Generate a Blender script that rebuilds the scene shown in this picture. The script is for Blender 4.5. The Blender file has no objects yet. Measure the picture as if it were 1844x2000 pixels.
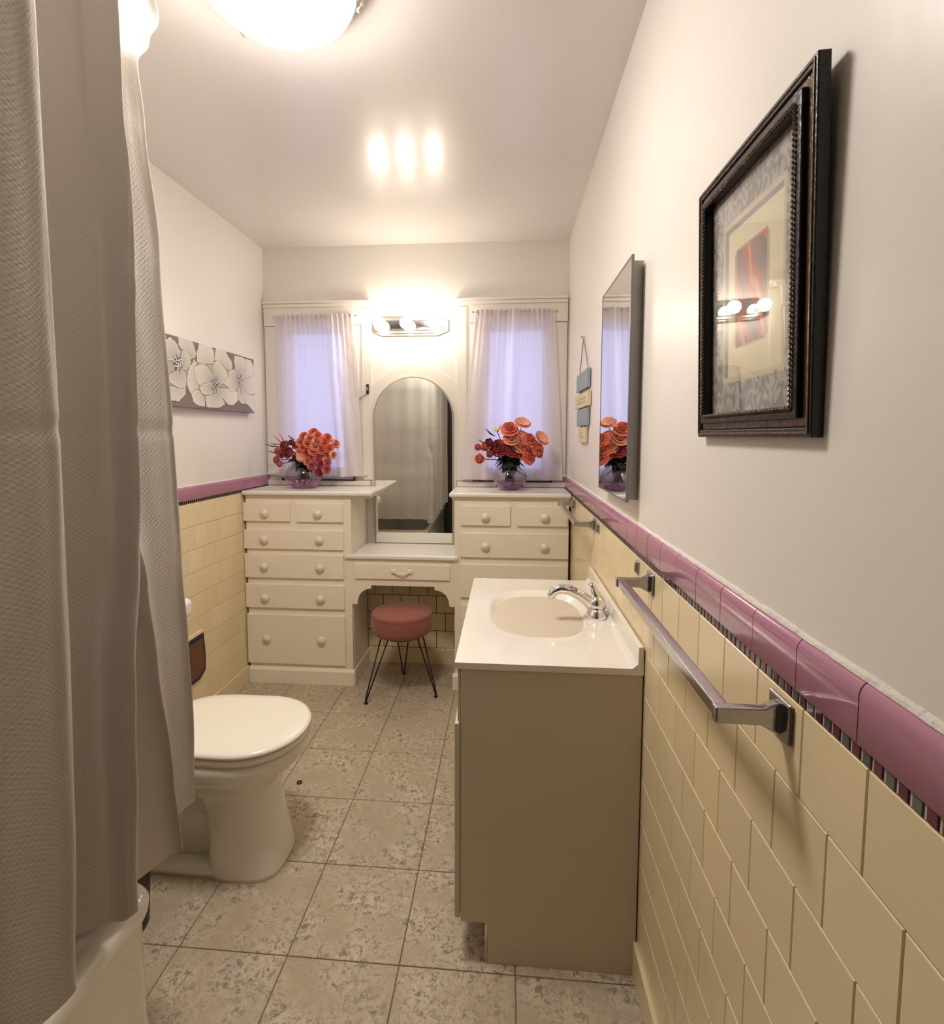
import bpy, bmesh, math, random
from mathutils import Vector, Matrix, noise
PI = math.pi
random.seed(7)
sc = bpy.context.scene
C = sc.collection

# ------------------------------------------------------------------ camera
CAM_F, CAM_CX, CAM_CY, CAM_H = 1022.71, 904.62, 928.96, 1.3925
YAW, PITCH, ROLL = 0.08256, -0.07594, 0.00115
cam_data = bpy.data.cameras.new('camera')
cam = bpy.data.objects.new('camera', cam_data); C.objects.link(cam)
cy_, sy_, cp_, sp_ = math.cos(YAW), math.sin(YAW), math.cos(PITCH), math.sin(PITCH)
fw = Vector((-sy_*cp_, cy_*cp_, sp_)); rt = Vector((cy_, sy_, 0)); up = rt.cross(fw)
r2 = rt*math.cos(ROLL)+up*math.sin(ROLL); u2 = up*math.cos(ROLL)-rt*math.sin(ROLL)
M = Matrix.Identity(4)
for k, v in enumerate((r2, u2, -fw)):
    for j in range(3): M[j][k] = v[j]
M.translation = Vector((0, 0, CAM_H))
cam.matrix_world = M
cam_data.sensor_fit = 'AUTO'; cam_data.sensor_width = 36.0
cam_data.lens = CAM_F/2000*36
cam_data.shift_x = (922-CAM_CX)/2000; cam_data.shift_y = (CAM_CY-1000)/2000
cam_data.clip_start = 0.02; cam_data.clip_end = 100
sc.camera = cam

# ------------------------------------------------------------------ world, exposure
w = bpy.data.worlds.new('dusk_sky'); sc.world = w; w.use_nodes = True
w.node_tree.nodes['Background'].inputs[0].default_value = (0.40, 0.45, 0.86, 1)
w.node_tree.nodes['Background'].inputs[1].default_value = 1.7
sc.view_settings.view_transform = 'Standard'; sc.view_settings.look = 'None'
sc.view_settings.gamma = 1; sc.view_settings.use_curve_mapping = False
sc.view_settings.exposure = 0.45
DOME_STRENGTH = 47.0; DOME_COL = (1.0, 0.935, 0.865)
BULB_STRENGTH = 42.0; BULB_COL = (1.0, 0.90, 0.76)

# ------------------------------------------------------------------ room numbers (metres)
XR, XL, YB, YF, ZC = 0.346, -1.456, 3.1025, -0.75, 2.505
ROWS = [1.078-0.1090*k for k in range(10)]      # horizontal joints of the cream tiles
PITCHT = 0.1092
YCH = 2.777                                     # front plane of the built-in chests
ZTOP, ZDESK = 1.090, 0.742

# ------------------------------------------------------------------ materials
def new_mat(name):
    m = bpy.data.materials.new(name); m.use_nodes = True
    return m, m.node_tree.nodes, m.node_tree.links, m.node_tree.nodes['Principled BSDF']

def mat(name, col, rough=0.5, metal=0.0, spec=0.5, bump=0.0, bscale=60.0, var=0.0, vscale=4.0, coat=0.0,
        sheen=0.0, emit=None, estr=0.0, stretch=None, coatr=0.05):
    m, N, L, B = new_mat(name)
    B.inputs['Base Color'].default_value = (*col, 1); B.inputs['Roughness'].default_value = rough
    B.inputs['Metallic'].default_value = metal; B.inputs['Specular IOR Level'].default_value = spec
    B.inputs['Coat Weight'].default_value = coat; B.inputs['Coat Roughness'].default_value = coatr
    B.inputs['Sheen Weight'].default_value = sheen
    if emit: B.inputs['Emission Color'].default_value = (*emit, 1); B.inputs['Emission Strength'].default_value = estr
    if bump or var:
        tc = N.new('ShaderNodeNewGeometry'); vec = tc.outputs['Position']
        if stretch:
            mp = N.new('ShaderNodeMapping'); mp.inputs['Scale'].default_value = stretch
            L.new(vec, mp.inputs['Vector']); vec = mp.outputs['Vector']
    if bump:
        n = N.new('ShaderNodeTexNoise'); n.inputs['Scale'].default_value = bscale; n.inputs['Detail'].default_value = 3
        L.new(vec, n.inputs['Vector'])
        b = N.new('ShaderNodeBump'); b.inputs['Strength'].default_value = bump; b.inputs['Distance'].default_value = 0.004
        L.new(n.outputs['Fac'], b.inputs['Height']); L.new(b.outputs['Normal'], B.inputs['Normal'])
        if coat: L.new(b.outputs['Normal'], B.inputs['Coat Normal'])
    if var:
        n2 = N.new('ShaderNodeTexNoise'); n2.inputs['Scale'].default_value = vscale; n2.inputs['Detail'].default_value = 4
        L.new(vec, n2.inputs['Vector'])
        mx = N.new('ShaderNodeMix'); mx.data_type = 'RGBA'
        mx.inputs[6].default_value = (*[c*(1-var) for c in col], 1); mx.inputs[7].default_value = (*[min(1, c*(1+var*0.6)) for c in col], 1)
        L.new(n2.outputs['Fac'], mx.inputs[0]); L.new(mx.outputs[2], B.inputs['Base Color'])
    return m

def attr_mat(name, rough=0.6, spec=0.3):
    m, N, L, B = new_mat(name)
    a = N.new('ShaderNodeAttribute'); a.attribute_name = 'Col'
    L.new(a.outputs['Color'], B.inputs['Base Color'])
    B.inputs['Roughness'].default_value = rough; B.inputs['Specular IOR Level'].default_value = spec
    return m

def thin_glass(name, tint=(1, 1, 1), gloss=1.0, ior=1.5):
    m, N, L, B = new_mat(name); N.remove(B)
    t = N.new('ShaderNodeBsdfTransparent'); t.inputs[0].default_value = (*tint, 1)
    g = N.new('ShaderNodeBsdfGlossy'); g.inputs['Roughness'].default_value = 0.01
    f = N.new('ShaderNodeFresnel'); gg = N.new('ShaderNodeNewGeometry'); mr = N.new('ShaderNodeMapRange')
    mr.inputs[3].default_value = ior; mr.inputs[4].default_value = 1/ior
    L.new(gg.outputs['Backfacing'], mr.inputs[0]); L.new(mr.outputs[0], f.inputs[0])
    mm = N.new('ShaderNodeMath'); mm.operation = 'MULTIPLY'; mm.inputs[1].default_value = gloss
    L.new(f.outputs[0], mm.inputs[0])
    x = N.new('ShaderNodeMixShader'); L.new(mm.outputs[0], x.inputs[0])
    L.new(t.outputs[0], x.inputs[1]); L.new(g.outputs[0], x.inputs[2])
    L.new(x.outputs[0], N['Material Output'].inputs[0])
    return m

def cloth_mat(name, col, trans=0.4, clear=0.0, weave=0.0, dash=False):
    m, N, L, B = new_mat(name); N.remove(B)
    d = N.new('ShaderNodeBsdfDiffuse'); d.inputs[0].default_value = (*col, 1)
    t = N.new('ShaderNodeBsdfTranslucent'); t.inputs[0].default_value = (*col, 1)
    x = N.new('ShaderNodeMixShader'); x.inputs[0].default_value = trans
    L.new(d.outputs[0], x.inputs[1]); L.new(t.outputs[0], x.inputs[2]); out = x.outputs[0]
    if clear:
        tr = N.new('ShaderNodeBsdfTransparent'); y = N.new('ShaderNodeMixShader'); y.inputs[0].default_value = clear
        L.new(out, y.inputs[1]); L.new(tr.outputs[0], y.inputs[2]); out = y.outputs[0]
    L.new(out, N['Material Output'].inputs[0])
    if weave:
        uv = N.new('ShaderNodeUVMap')
        bsrc = []
        n = N.new('ShaderNodeTexNoise'); n.inputs['Scale'].default_value = 1.0; n.inputs['Detail'].default_value = 3
        mp = N.new('ShaderNodeMapping'); mp.inputs['Scale'].default_value = (160, 60, 1)
        L.new(uv.outputs[0], mp.inputs[0]); L.new(mp.outputs[0], n.inputs['Vector']); h = n.outputs['Fac']
        if dash:
            sx_ = N.new('ShaderNodeSeparateXYZ'); L.new(uv.outputs[0], sx_.inputs[0])
            def mth(op, a_, b_=None):
                q = N.new('ShaderNodeMath'); q.operation = op
                for k_, v_ in enumerate((a_, b_)):
                    if v_ is None: continue
                    if isinstance(v_, (int, float)): q.inputs[k_].default_value = v_
                    else: L.new(v_, q.inputs[k_])
                return q.outputs[0]
            row = mth('MULTIPLY', sx_.outputs[1], 52.0); odd = mth('FLOOR', row)
            band = mth('GREATER_THAN', mth('SINE', mth('MULTIPLY', mth('FRACT', row), 3.14159)), 0.72)
            col_ = mth('SINE', mth('ADD', mth('MULTIPLY', sx_.outputs[0], 6.2832*190), mth('MULTIPLY', odd, 1.7)))
            h = mth('ADD', mth('MULTIPLY', mth('MULTIPLY', band, col_), 0.55), mth('MULTIPLY', h, 0.55))
        b = N.new('ShaderNodeBump'); b.inputs['Strength'].default_value = weave; b.inputs['Distance'].default_value = 0.002
        L.new(h, b.inputs['Height'])
        L.new(b.outputs[0], d.inputs['Normal']); L.new(b.outputs[0], t.inputs['Normal'])
    return m

def floor_mat():
    m, N, L, B = new_mat('stone_floor_tile')
    g = N.new('ShaderNodeNewGeometry'); oi = N.new('ShaderNodeObjectInfo')
    off = N.new('ShaderNodeVectorMath'); off.operation = 'MULTIPLY_ADD'
    L.new(oi.outputs['Random'], off.inputs[0]); off.inputs[1].default_value = (13, 7, 5); L.new(g.outputs['Position'], off.inputs[2])
    P = off.outputs[0]
    def nz(s, d, r=0.6, dist=0.0):
        n = N.new('ShaderNodeTexNoise'); n.inputs['Scale'].default_value = s; n.inputs['Detail'].default_value = d
        n.inputs['Roughness'].default_value = r; n.inputs['Distortion'].default_value = dist
        L.new(P, n.inputs['Vector']); return n.outputs['Fac']
    def ramp(f, a, b):
        r = N.new('ShaderNodeMapRange'); r.inputs[1].default_value = a; r.inputs[2].default_value = b
        L.new(f, r.inputs[0]); return r.outputs[0]
    def mixc(f, a, b):
        x = N.new('ShaderNodeMix'); x.data_type = 'RGBA'; L.new(f, x.inputs[0])
        for k, c in ((6, a), (7, b)):
            if isinstance(c, tuple): x.inputs[k].default_value = (*c, 1)
            else: L.new(c, x.inputs[k])
        return x.outputs[2]
    def mul(a, b):
        x = N.new('ShaderNodeMath'); x.operation = 'MULTIPLY'; L.new(a, x.inputs[0])
        if isinstance(b, float): x.inputs[1].default_value = b
        else: L.new(b, x.inputs[1])
        return x.outputs[0]
    c = mixc(ramp(nz(9, 5), .35, .65), (0.45, 0.36, 0.255), (0.64, 0.54, 0.40))
    spots = mul(ramp(nz(60, 7, .78, .8), .48, .60), ramp(nz(9, 4), .37, .57))
    c = mixc(mul(spots, 0.85), c, (0.13, 0.10, 0.07))
    c = mixc(mul(ramp(nz(170, 3), .56, .66), 0.35), c, (0.2, 0.17, 0.13))
    c = mixc(mul(ramp(nz(5, 4), .55, .75), 0.35), c, (0.33, 0.33, 0.29))
    L.new(c, B.inputs['Base Color'])
    B.inputs['Roughness'].default_value = 0.42; B.inputs['Specular IOR Level'].default_value = 0.4
    b = N.new('ShaderNodeBump'); b.inputs['Strength'].default_value = 0.35; b.inputs['Distance'].default_value = 0.003
    L.new(nz(70, 6, .7, .6), b.inputs['Height']); L.new(b.outputs[0], B.inputs['Normal'])
    return m

def tile_mat(name, col, rough, var):
    m, N, L, B = new_mat(name)
    oi = N.new('ShaderNodeObjectInfo'); mr = N.new('ShaderNodeMapRange')
    mr.inputs[3].default_value = 1-var; mr.inputs[4].default_value = 1+var
    L.new(oi.outputs['Random'], mr.inputs[0])
    hs = N.new('ShaderNodeHueSaturation'); hs.inputs['Color'].default_value = (*col, 1)
    L.new(mr.outputs[0], hs.inputs['Value']); L.new(hs.outputs[0], B.inputs['Base Color'])
    B.inputs['Roughness'].default_value = rough
    g = N.new('ShaderNodeNewGeometry'); n = N.new('ShaderNodeTexNoise'); n.inputs['Scale'].default_value = 14
    L.new(g.outputs['Position'], n.inputs['Vector'])
    b = N.new('ShaderNodeBump'); b.inputs['Strength'].default_value = 0.12 if var < .04 else 0.03; b.inputs['Distance'].default_value = 0.004
    L.new(n.outputs['Fac'], b.inputs['Height']); L.new(b.outputs[0], B.inputs['Normal'])
    return m

m_wall = mat('cream_wall_paint', (0.80, 0.75, 0.70), rough=0.33, bump=0.25, bscale=9, spec=0.38)
m_ceil = mat('glossy_ceiling_paint', (0.77, 0.725, 0.69), rough=0.25, bump=0.16, bscale=7, spec=0.5, coat=0.35, stretch=(0.35, 1.6, 1), coatr=0.13)
m_trim = mat('white_trim_enamel', (0.82, 0.76, 0.68), rough=0.3, bump=0.15, bscale=25)
m_chest = mat('painted_wood_enamel', (0.90, 0.81, 0.66), rough=0.32, bump=0.2, bscale=30, var=0.04)
m_chest_top = mat('painted_top_enamel', (0.84, 0.80, 0.74), rough=0.28, bump=0.2, bscale=20, var=0.04)
m_knob = mat('painted_knob', (0.82, 0.74, 0.63), rough=0.3)
m_floor = floor_mat()
m_grout_floor = mat('floor_grout', (0.17, 0.14, 0.11), rough=0.9)
m_cream = tile_mat('cream_ceramic', (0.80, 0.66, 0.41), 0.22, 0.035)
m_purple = tile_mat('mauve_ceramic', (0.45, 0.20, 0.29), 0.12, 0.04)
m_mos_p = tile_mat('plum_mosaic', (0.11, 0.025, 0.05), 0.15, 0.2)
m_mos_g = tile_mat('grey_mosaic', (0.10, 0.105, 0.095), 0.15, 0.2)
m_grout = mat('wall_grout', (0.33, 0.24, 0.13), rough=0.9)
m_grout_light = mat('mosaic_grout', (0.62, 0.53, 0.42), rough=0.9)
m_grout_cap = mat('mauve_grout', (0.55, 0.36, 0.38), rough=0.7)
m_caulk = mat('rough_caulk', (0.74, 0.69, 0.62), rough=0.8, bump=0.8, bscale=90, var=0.15, vscale=60)
m_chrome = mat('chrome', (0.82, 0.82, 0.83), rough=0.06, metal=1.0)
m_oldchrome = mat('worn_chrome', (0.52, 0.52, 0.53), rough=0.2, metal=1.0, bump=0.05, bscale=300, var=0.15, vscale=80)
m_nickel = mat('brushed_nickel', (0.66, 0.60, 0.52), rough=0.25, metal=1.0)
m_porc = mat('white_porcelain', (0.84, 0.80, 0.70), rough=0.12, coat=0.5)
m_seat = mat('toilet_seat_plastic', (0.88, 0.82, 0.70), rough=0.2)
m_marble = mat('cultured_marble', (0.84, 0.79, 0.70), rough=0.14, var=0.03, vscale=6, coat=0.3)
m_cab = mat('white_laminate', (0.64, 0.555, 0.43), rough=0.45)
m_black = mat('black_plastic', (0.006, 0.006, 0.007), rough=0.45)
m_dark_door = mat('unlit_doorway_dark', (0.028, 0.02, 0.016), rough=0.45, bump=0.2, bscale=20)  # near-black colour stands in for the darkness of the doorway
m_frame = mat('black_frame_wood', (0.006, 0.004, 0.003), rough=0.38, bump=0.5, bscale=70)
m_frame_gold = mat('bronze_frame_edge', (0.10, 0.055, 0.025), rough=0.3, metal=0.3, bump=0.5, bscale=90, var=0.4, vscale=40)
m_mirror = mat('silvered_glass', (0.86, 0.88, 0.84), rough=0.0, metal=1.0)
m_mirror_edge = mat('grey_mirror_edge', (0.22, 0.22, 0.22), rough=0.3, metal=0.6)
m_metal_box = mat('cabinet_side_enamel', (0.50, 0.47, 0.42), rough=0.5, var=0.12, vscale=14)
m_velvet = mat('rose_brown_velvet', (0.27, 0.085, 0.055), rough=0.85, sheen=0.2, bump=0.2, bscale=120)
m_wire = mat('black_wire', (0.012, 0.011, 0.011), rough=0.35, metal=0.4)
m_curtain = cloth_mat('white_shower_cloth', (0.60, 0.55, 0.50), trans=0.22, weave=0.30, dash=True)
m_sheer = cloth_mat('white_sheer', (0.90, 0.84, 0.84), trans=0.42, clear=0.13, weave=0.15)
m_glass = thin_glass('clear_glass'); m_vase = thin_glass('vase_glass', (0.93, 0.91, 0.93), 1.3)
m_picglass = thin_glass('picture_glass', (0.97, 0.97, 0.97), 0.9)
m_print = attr_mat('printed_artwork')
m_canvas_side = mat('canvas_edge', (0.30, 0.26, 0.23), rough=0.8)
m_coral = mat('coral_silk', (0.88, 0.20, 0.10), rough=0.7, sheen=0.3, var=0.25, vscale=60)
m_peach = mat('peach_silk', (0.90, 0.36, 0.22), rough=0.7, sheen=0.3, var=0.25, vscale=60)
m_red = mat('crimson_silk', (0.35, 0.010, 0.022), rough=0.7, sheen=0.3, var=0.3, vscale=60)
m_pink = mat('pink_silk', (0.72, 0.16, 0.19), rough=0.7, sheen=0.3, var=0.3, vscale=60)
m_yellow = mat('yellow_silk', (0.80, 0.62, 0.20), rough=0.7)
m_leaf = mat('dark_leaf', (0.012, 0.02, 0.012), rough=0.6)
m_stem = mat('dark_stem', (0.012, 0.014, 0.010), rough=0.6)
m_peb1 = mat('pink_glass_pebble', (0.50, 0.12, 0.24), rough=0.1, coat=0.6, var=0.3, vscale=90)
m_peb2 = mat('violet_glass_pebble', (0.38, 0.08, 0.32), rough=0.1, coat=0.6, var=0.3, vscale=90)
m_blue_board = mat('grey_blue_board', (0.27, 0.33, 0.37), rough=0.7, var=0.15, vscale=40)
m_cream_board = mat('cream_board', (0.66, 0.56, 0.38), rough=0.7, var=0.12, vscale=40)
m_ink = mat('faded_ink', (0.36, 0.32, 0.25), rough=0.8)
m_twine = mat('jute_twine', (0.36, 0.20, 0.09), rough=0.9)
m_navy = mat('navy_binding', (0.008, 0.012, 0.045), rough=0.5)
m_brown = mat('brown_board', (0.15, 0.06, 0.024), rough=0.6, var=0.15, vscale=20)
m_dome = mat('lit_opal_glass', (0.9, 0.9, 0.88), rough=0.3, emit=DOME_COL, estr=DOME_STRENGTH)
m_bulb = mat('lit_globe', (0.9, 0.9, 0.88), rough=0.2, emit=BULB_COL, estr=BULB_STRENGTH)
m_sheer_hem = m_sheer

# ------------------------------------------------------------------ helpers
class MB:
    def __init__(s): s.v = []; s.f = []; s.uv = None
    def quad(s, *p):
        i = len(s.v); s.v += [tuple(q) for q in p]; s.f.append(tuple(range(i, i+len(p)))); return s
    def box(s, x0, x1, y0, y1, z0, z1):
        i = len(s.v)
        s.v += [(x0,y0,z0),(x1,y0,z0),(x1,y1,z0),(x0,y1,z0),(x0,y0,z1),(x1,y0,z1),(x1,y1,z1),(x0,y1,z1)]
        for f in ((0,3,2,1),(4,5,6,7),(0,1,5,4),(1,2,6,5),(2,3,7,6),(3,0,4,7)): s.f.append(tuple(i+k for k in f))
        return s
    def prism(s, pts, a, b, axis):
        """extrude a 2-D polygon along axis (0 x, 1 y, 2 z) from a to b"""
        def P(p, t):
            if axis == 0: return (t, p[0], p[1])
            if axis == 1: return (p[0], t, p[1])
            return (p[0], p[1], t)
        i = len(s.v); n = len(pts)
        s.v += [P(p, a) for p in pts]+[P(p, b) for p in pts]
        s.f.append(tuple(i+k for k in range(n))[::-1]); s.f.append(tuple(i+n+k for k in range(n)))
        for k in range(n): s.f.append((i+k, i+(k+1) % n, i+n+(k+1) % n, i+n+k))
        return s
    def rings(s, rings, cap0=True, cap1=True, closed=True):
        i = len(s.v); n = len(rings[0])
        for r in rings: s.v += [tuple(p) for p in r]
        for a in range(len(rings)-1):
            for k in range(n if closed else n-1):
                k2 = (k+1) % n
                s.f.append((i+a*n+k, i+a*n+k2, i+(a+1)*n+k2, i+(a+1)*n+k))
        if cap0: s.f.append(tuple(i+k for k in range(n))[::-1])
        if cap1: s.f.append(tuple(i+(len(rings)-1)*n+k for k in range(n)))
        return s
    def lathe(s, prof, c, axis=2, n=24, cap0=True, cap1=True, sx=1, sy=1):
        R = []
        for r, t in prof:
            ring = []
            for k in range(n):
                a = 2*PI*k/n; u, v = r*math.cos(a)*sx, r*math.sin(a)*sy
                if axis == 2: ring.append((c[0]+u, c[1]+v, c[2]+t))
                elif axis == 1: ring.append((c[0]+u, c[1]+t, c[2]+v))
                else: ring.append((c[0]+t, c[1]+u, c[2]+v))
            R.append(ring)
        return s.rings(R, cap0, cap1)
    def tube(s, path, r, n=8, caps=True, rr=None, flat=1.0):
        P = [Vector(p) for p in path]; R = []
        prev = None
        for k, p in enumerate(P):
            d = (P[min(k+1, len(P)-1)]-P[max(k-1, 0)]).normalized()
            if prev is None:
                a = Vector((0, 0, 1)) if abs(d.z) < .9 else Vector((1, 0, 0))
                n1 = d.cross(a).normalized()
            else:
                n1 = (prev-d*prev.dot(d)).normalized()
            prev = n1; n2 = d.cross(n1); rad = rr[k] if rr else r
            R.append([p+n1*math.cos(2*PI*j/n)*rad+n2*math.sin(2*PI*j/n)*rad*flat for j in range(n)])
        return s.rings(R, caps, caps)
    def grid(s, fn, nu, nv, uvs=None):
        i = len(s.v)
        if uvs is not None: s.uv = []
        for a in range(nu+1):
            for b in range(nv+1):
                s.v.append(tuple(fn(a/nu, b/nv)))
        for a in range(nu):
            for b in range(nv):
                q = (i+a*(nv+1)+b, i+(a+1)*(nv+1)+b, i+(a+1)*(nv+1)+b+1, i+a*(nv+1)+b+1)
                s.f.append(q)
                if uvs is not None:
                    s.uv += [uvs(a/nu, b/nv), uvs((a+1)/nu, b/nv), uvs((a+1)/nu, (b+1)/nv), uvs(a/nu, (b+1)/nv)]
        return s
    def mesh(s, name, m, smooth=False):
        me = bpy.data.meshes.new(name); me.from_pydata(s.v, [], s.f); me.validate()
        bm = bmesh.new(); bm.from_mesh(me); bmesh.ops.recalc_face_normals(bm, faces=bm.faces); bm.to_mesh(me); bm.free()
        if s.uv and len(s.uv) == len(me.loops):
            ul = me.uv_layers.new(name='UVMap')
            for k, t in enumerate(s.uv): ul.data[k].uv = t
        me.materials.append(m)
        if smooth: me.polygons.foreach_set('use_smooth', [True]*len(me.polygons))
        return me
    def build(s, name, m, parent=None, smooth=False, bevel=0.0, seg=2, auto=False):
        o = bpy.data.objects.new(name, s.mesh(name, m, smooth)); C.objects.link(o)
        if parent is not None: o.parent = parent
        if bevel:
            b = o.modifiers.new('bevel', 'BEVEL'); b.width = bevel; b.segments = seg; b.limit_method = 'ANGLE'; b.angle_limit = 0.7
            o.data.polygons.foreach_set('use_smooth', [True]*len(o.data.polygons))
            wn = o.modifiers.new('wn', 'WEIGHTED_NORMAL'); wn.keep_sharp = False
        return o

def tag(o, label, cat, group=None, kind=None):
    o['label'] = label; o['category'] = cat
    if group: o['group'] = group
    if kind: o['kind'] = kind
    return o
def thing(name, label, cat, loc=(0, 0, 0), group=None):
    o = bpy.data.objects.new(name, None); C.objects.link(o); o.empty_display_size = 0.05
    o.location = loc; return tag(o, label, cat, group)
def struct(o, label=None):
    o['kind'] = 'structure'
    if label: o['label'] = label; o['category'] = 'structure'
    return o
def part(mb, name, m, root, **k):
    """mesh given in world coordinates, parented to a thing whose origin is elsewhere"""
    o = mb.build(name, m, root, **k)
    L = root.location
    if L.length: o.data.transform(Matrix.Translation(-L))
    return o
def place(me, name, parent, loc, rot=(0, 0, 0), scale=(1, 1, 1)):
    o = bpy.data.objects.new(name, me); C.objects.link(o); o.parent = parent
    o.location = loc; o.rotation_euler = rot; o.scale = scale
    return o

# ------------------------------------------------------------------ shell
fl = MB().box(XL-.1, XR+.1, YF-.1, YB+.25, -0.05, -0.0025).build('floor', m_grout_floor)
struct(fl, 'grey-beige stone-look tiled bathroom floor')
TX0, TY0, TT = -0.882, 2.481, 0.305
fcache = {}
i0 = int(math.floor((XL-TX0)/TT)); i1 = int(math.ceil((XR-TX0)/TT))
for i in range(i0, i1):
    for j in range(-3, 11):
        x0, x1 = TX0+i*TT+.0015, TX0+(i+1)*TT-.0015; y1, y0 = TY0-j*TT-.0015, TY0-(j+1)*TT+.0015
        x0, x1, y0, y1 = max(x0, XL+.002), min(x1, XR-.006), max(y0, YF+.002), min(y1, YB-.014)
        if x1-x0 < .01 or y1-y0 < .01: continue
        key = (round(x1-x0, 4), round(y1-y0, 4))
        if key not in fcache:
            a, b = key[0]/2, key[1]/2; c = .0012
            mb = MB().rings([[(-a,-b,-.006),(a,-b,-.006),(a,b,-.006),(-a,b,-.006)], [(-a,-b,-c),(a,-b,-c),(a,b,-c),(-a,b,-c)],
                             [(-a+c,-b+c,0),(a-c,-b+c,0),(a-c,b-c,0),(-a+c,b-c,0)]])
            fcache[key] = mb.mesh('floor_tile', m_floor)
        place(fcache[key], 'floor_tile', fl, ((x0+x1)/2, (y0+y1)/2, 0))

ce = MB().box(XL-.1, XR+.1, YF-.1, YB+.1, ZC, ZC+.08).build('ceiling', m_ceil)
struct(ce, 'glossy cream painted ceiling')
# right and left walls: plaster above, tile wainscot below
def make_tile_mesh(wd, ht, m, name, bull=False, th=.006):
    """tile lying in the local YZ plane, face towards -X, centred"""
    a, b, c = wd/2, ht/2, .0011
    R = [[(0,-a,-b),(0,a,-b),(0,a,b),(0,-a,b)], [(-th+c,-a,-b),(-th+c,a,-b),(-th+c,a,b),(-th+c,-a,b)],
         [(-th,-a+c,-b+c),(-th,a-c,-b+c),(-th,a-c,b-c),(-th,-a+c,b-c)]]
    mb = MB()
    if bull:
        prof = [(-th+.001, -b), (-th, -b+.001), (-th, b-.019)]
        prof += [(-th*math.cos(t)-.0005, b-.018+.018*math.sin(t)) for t in [PI/2*k/7 for k in range(1, 8)]]
        n = len(prof)
        for y0, y1 in ((-a, a),):
            c2 = .0012
            for (ya, ins) in ((-a, 0), (-a+c2, 0), (a-c2, 0), (a, 0)):
                mb.v += [(p[0]+ins, ya, p[1]-(ins if k > 2 else -ins*0)) for k, p in enumerate(prof)]
        for q in range(3):
            for k in range(n-1): mb.f.append((q*n+k, q*n+k+1, (q+1)*n+k+1, (q+1)*n+k))
        i = len(mb.v)
        for ya in (-a, a):
            mb.v += [(p[0], ya, p[1]) for p in prof]+[(0, ya, b-.001), (0, ya, -b)]
        mb.f.append(tuple(range(i, i+n+2))); mb.f.append(tuple(range(i+n+2, i+2*n+4)))
        i2 = len(mb.v); mb.v += [(-th+.001, -a, -b), (-th+.001, a, -b), (0, a, -b), (0, -a, -b)]; mb.f.append((i2, i2+1, i2+2, i2+3))
    else: mb.rings(R)
    return mb.mesh(name, m, smooth=bull)
mesh_cream = make_tile_mesh(PITCHT-.0018, .1090-.0018, m_cream, 'wall_tile')
mesh_half = make_tile_mesh(PITCHT/2-.0018, .1090-.0018, m_cream, 'wall_tile')
mesh_cap = make_tile_mesh(PITCHT-.0016, .062, m_purple, 'cap_tile', bull=True, th=.010)
mesh_mp = make_tile_mesh(.0124, .0150, m_mos_p, 'mosaic_tile', th=.0065)
mesh_mg = make_tile_mesh(.0124, .0150, m_mos_g, 'mosaic_tile', th=.0065)
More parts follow.
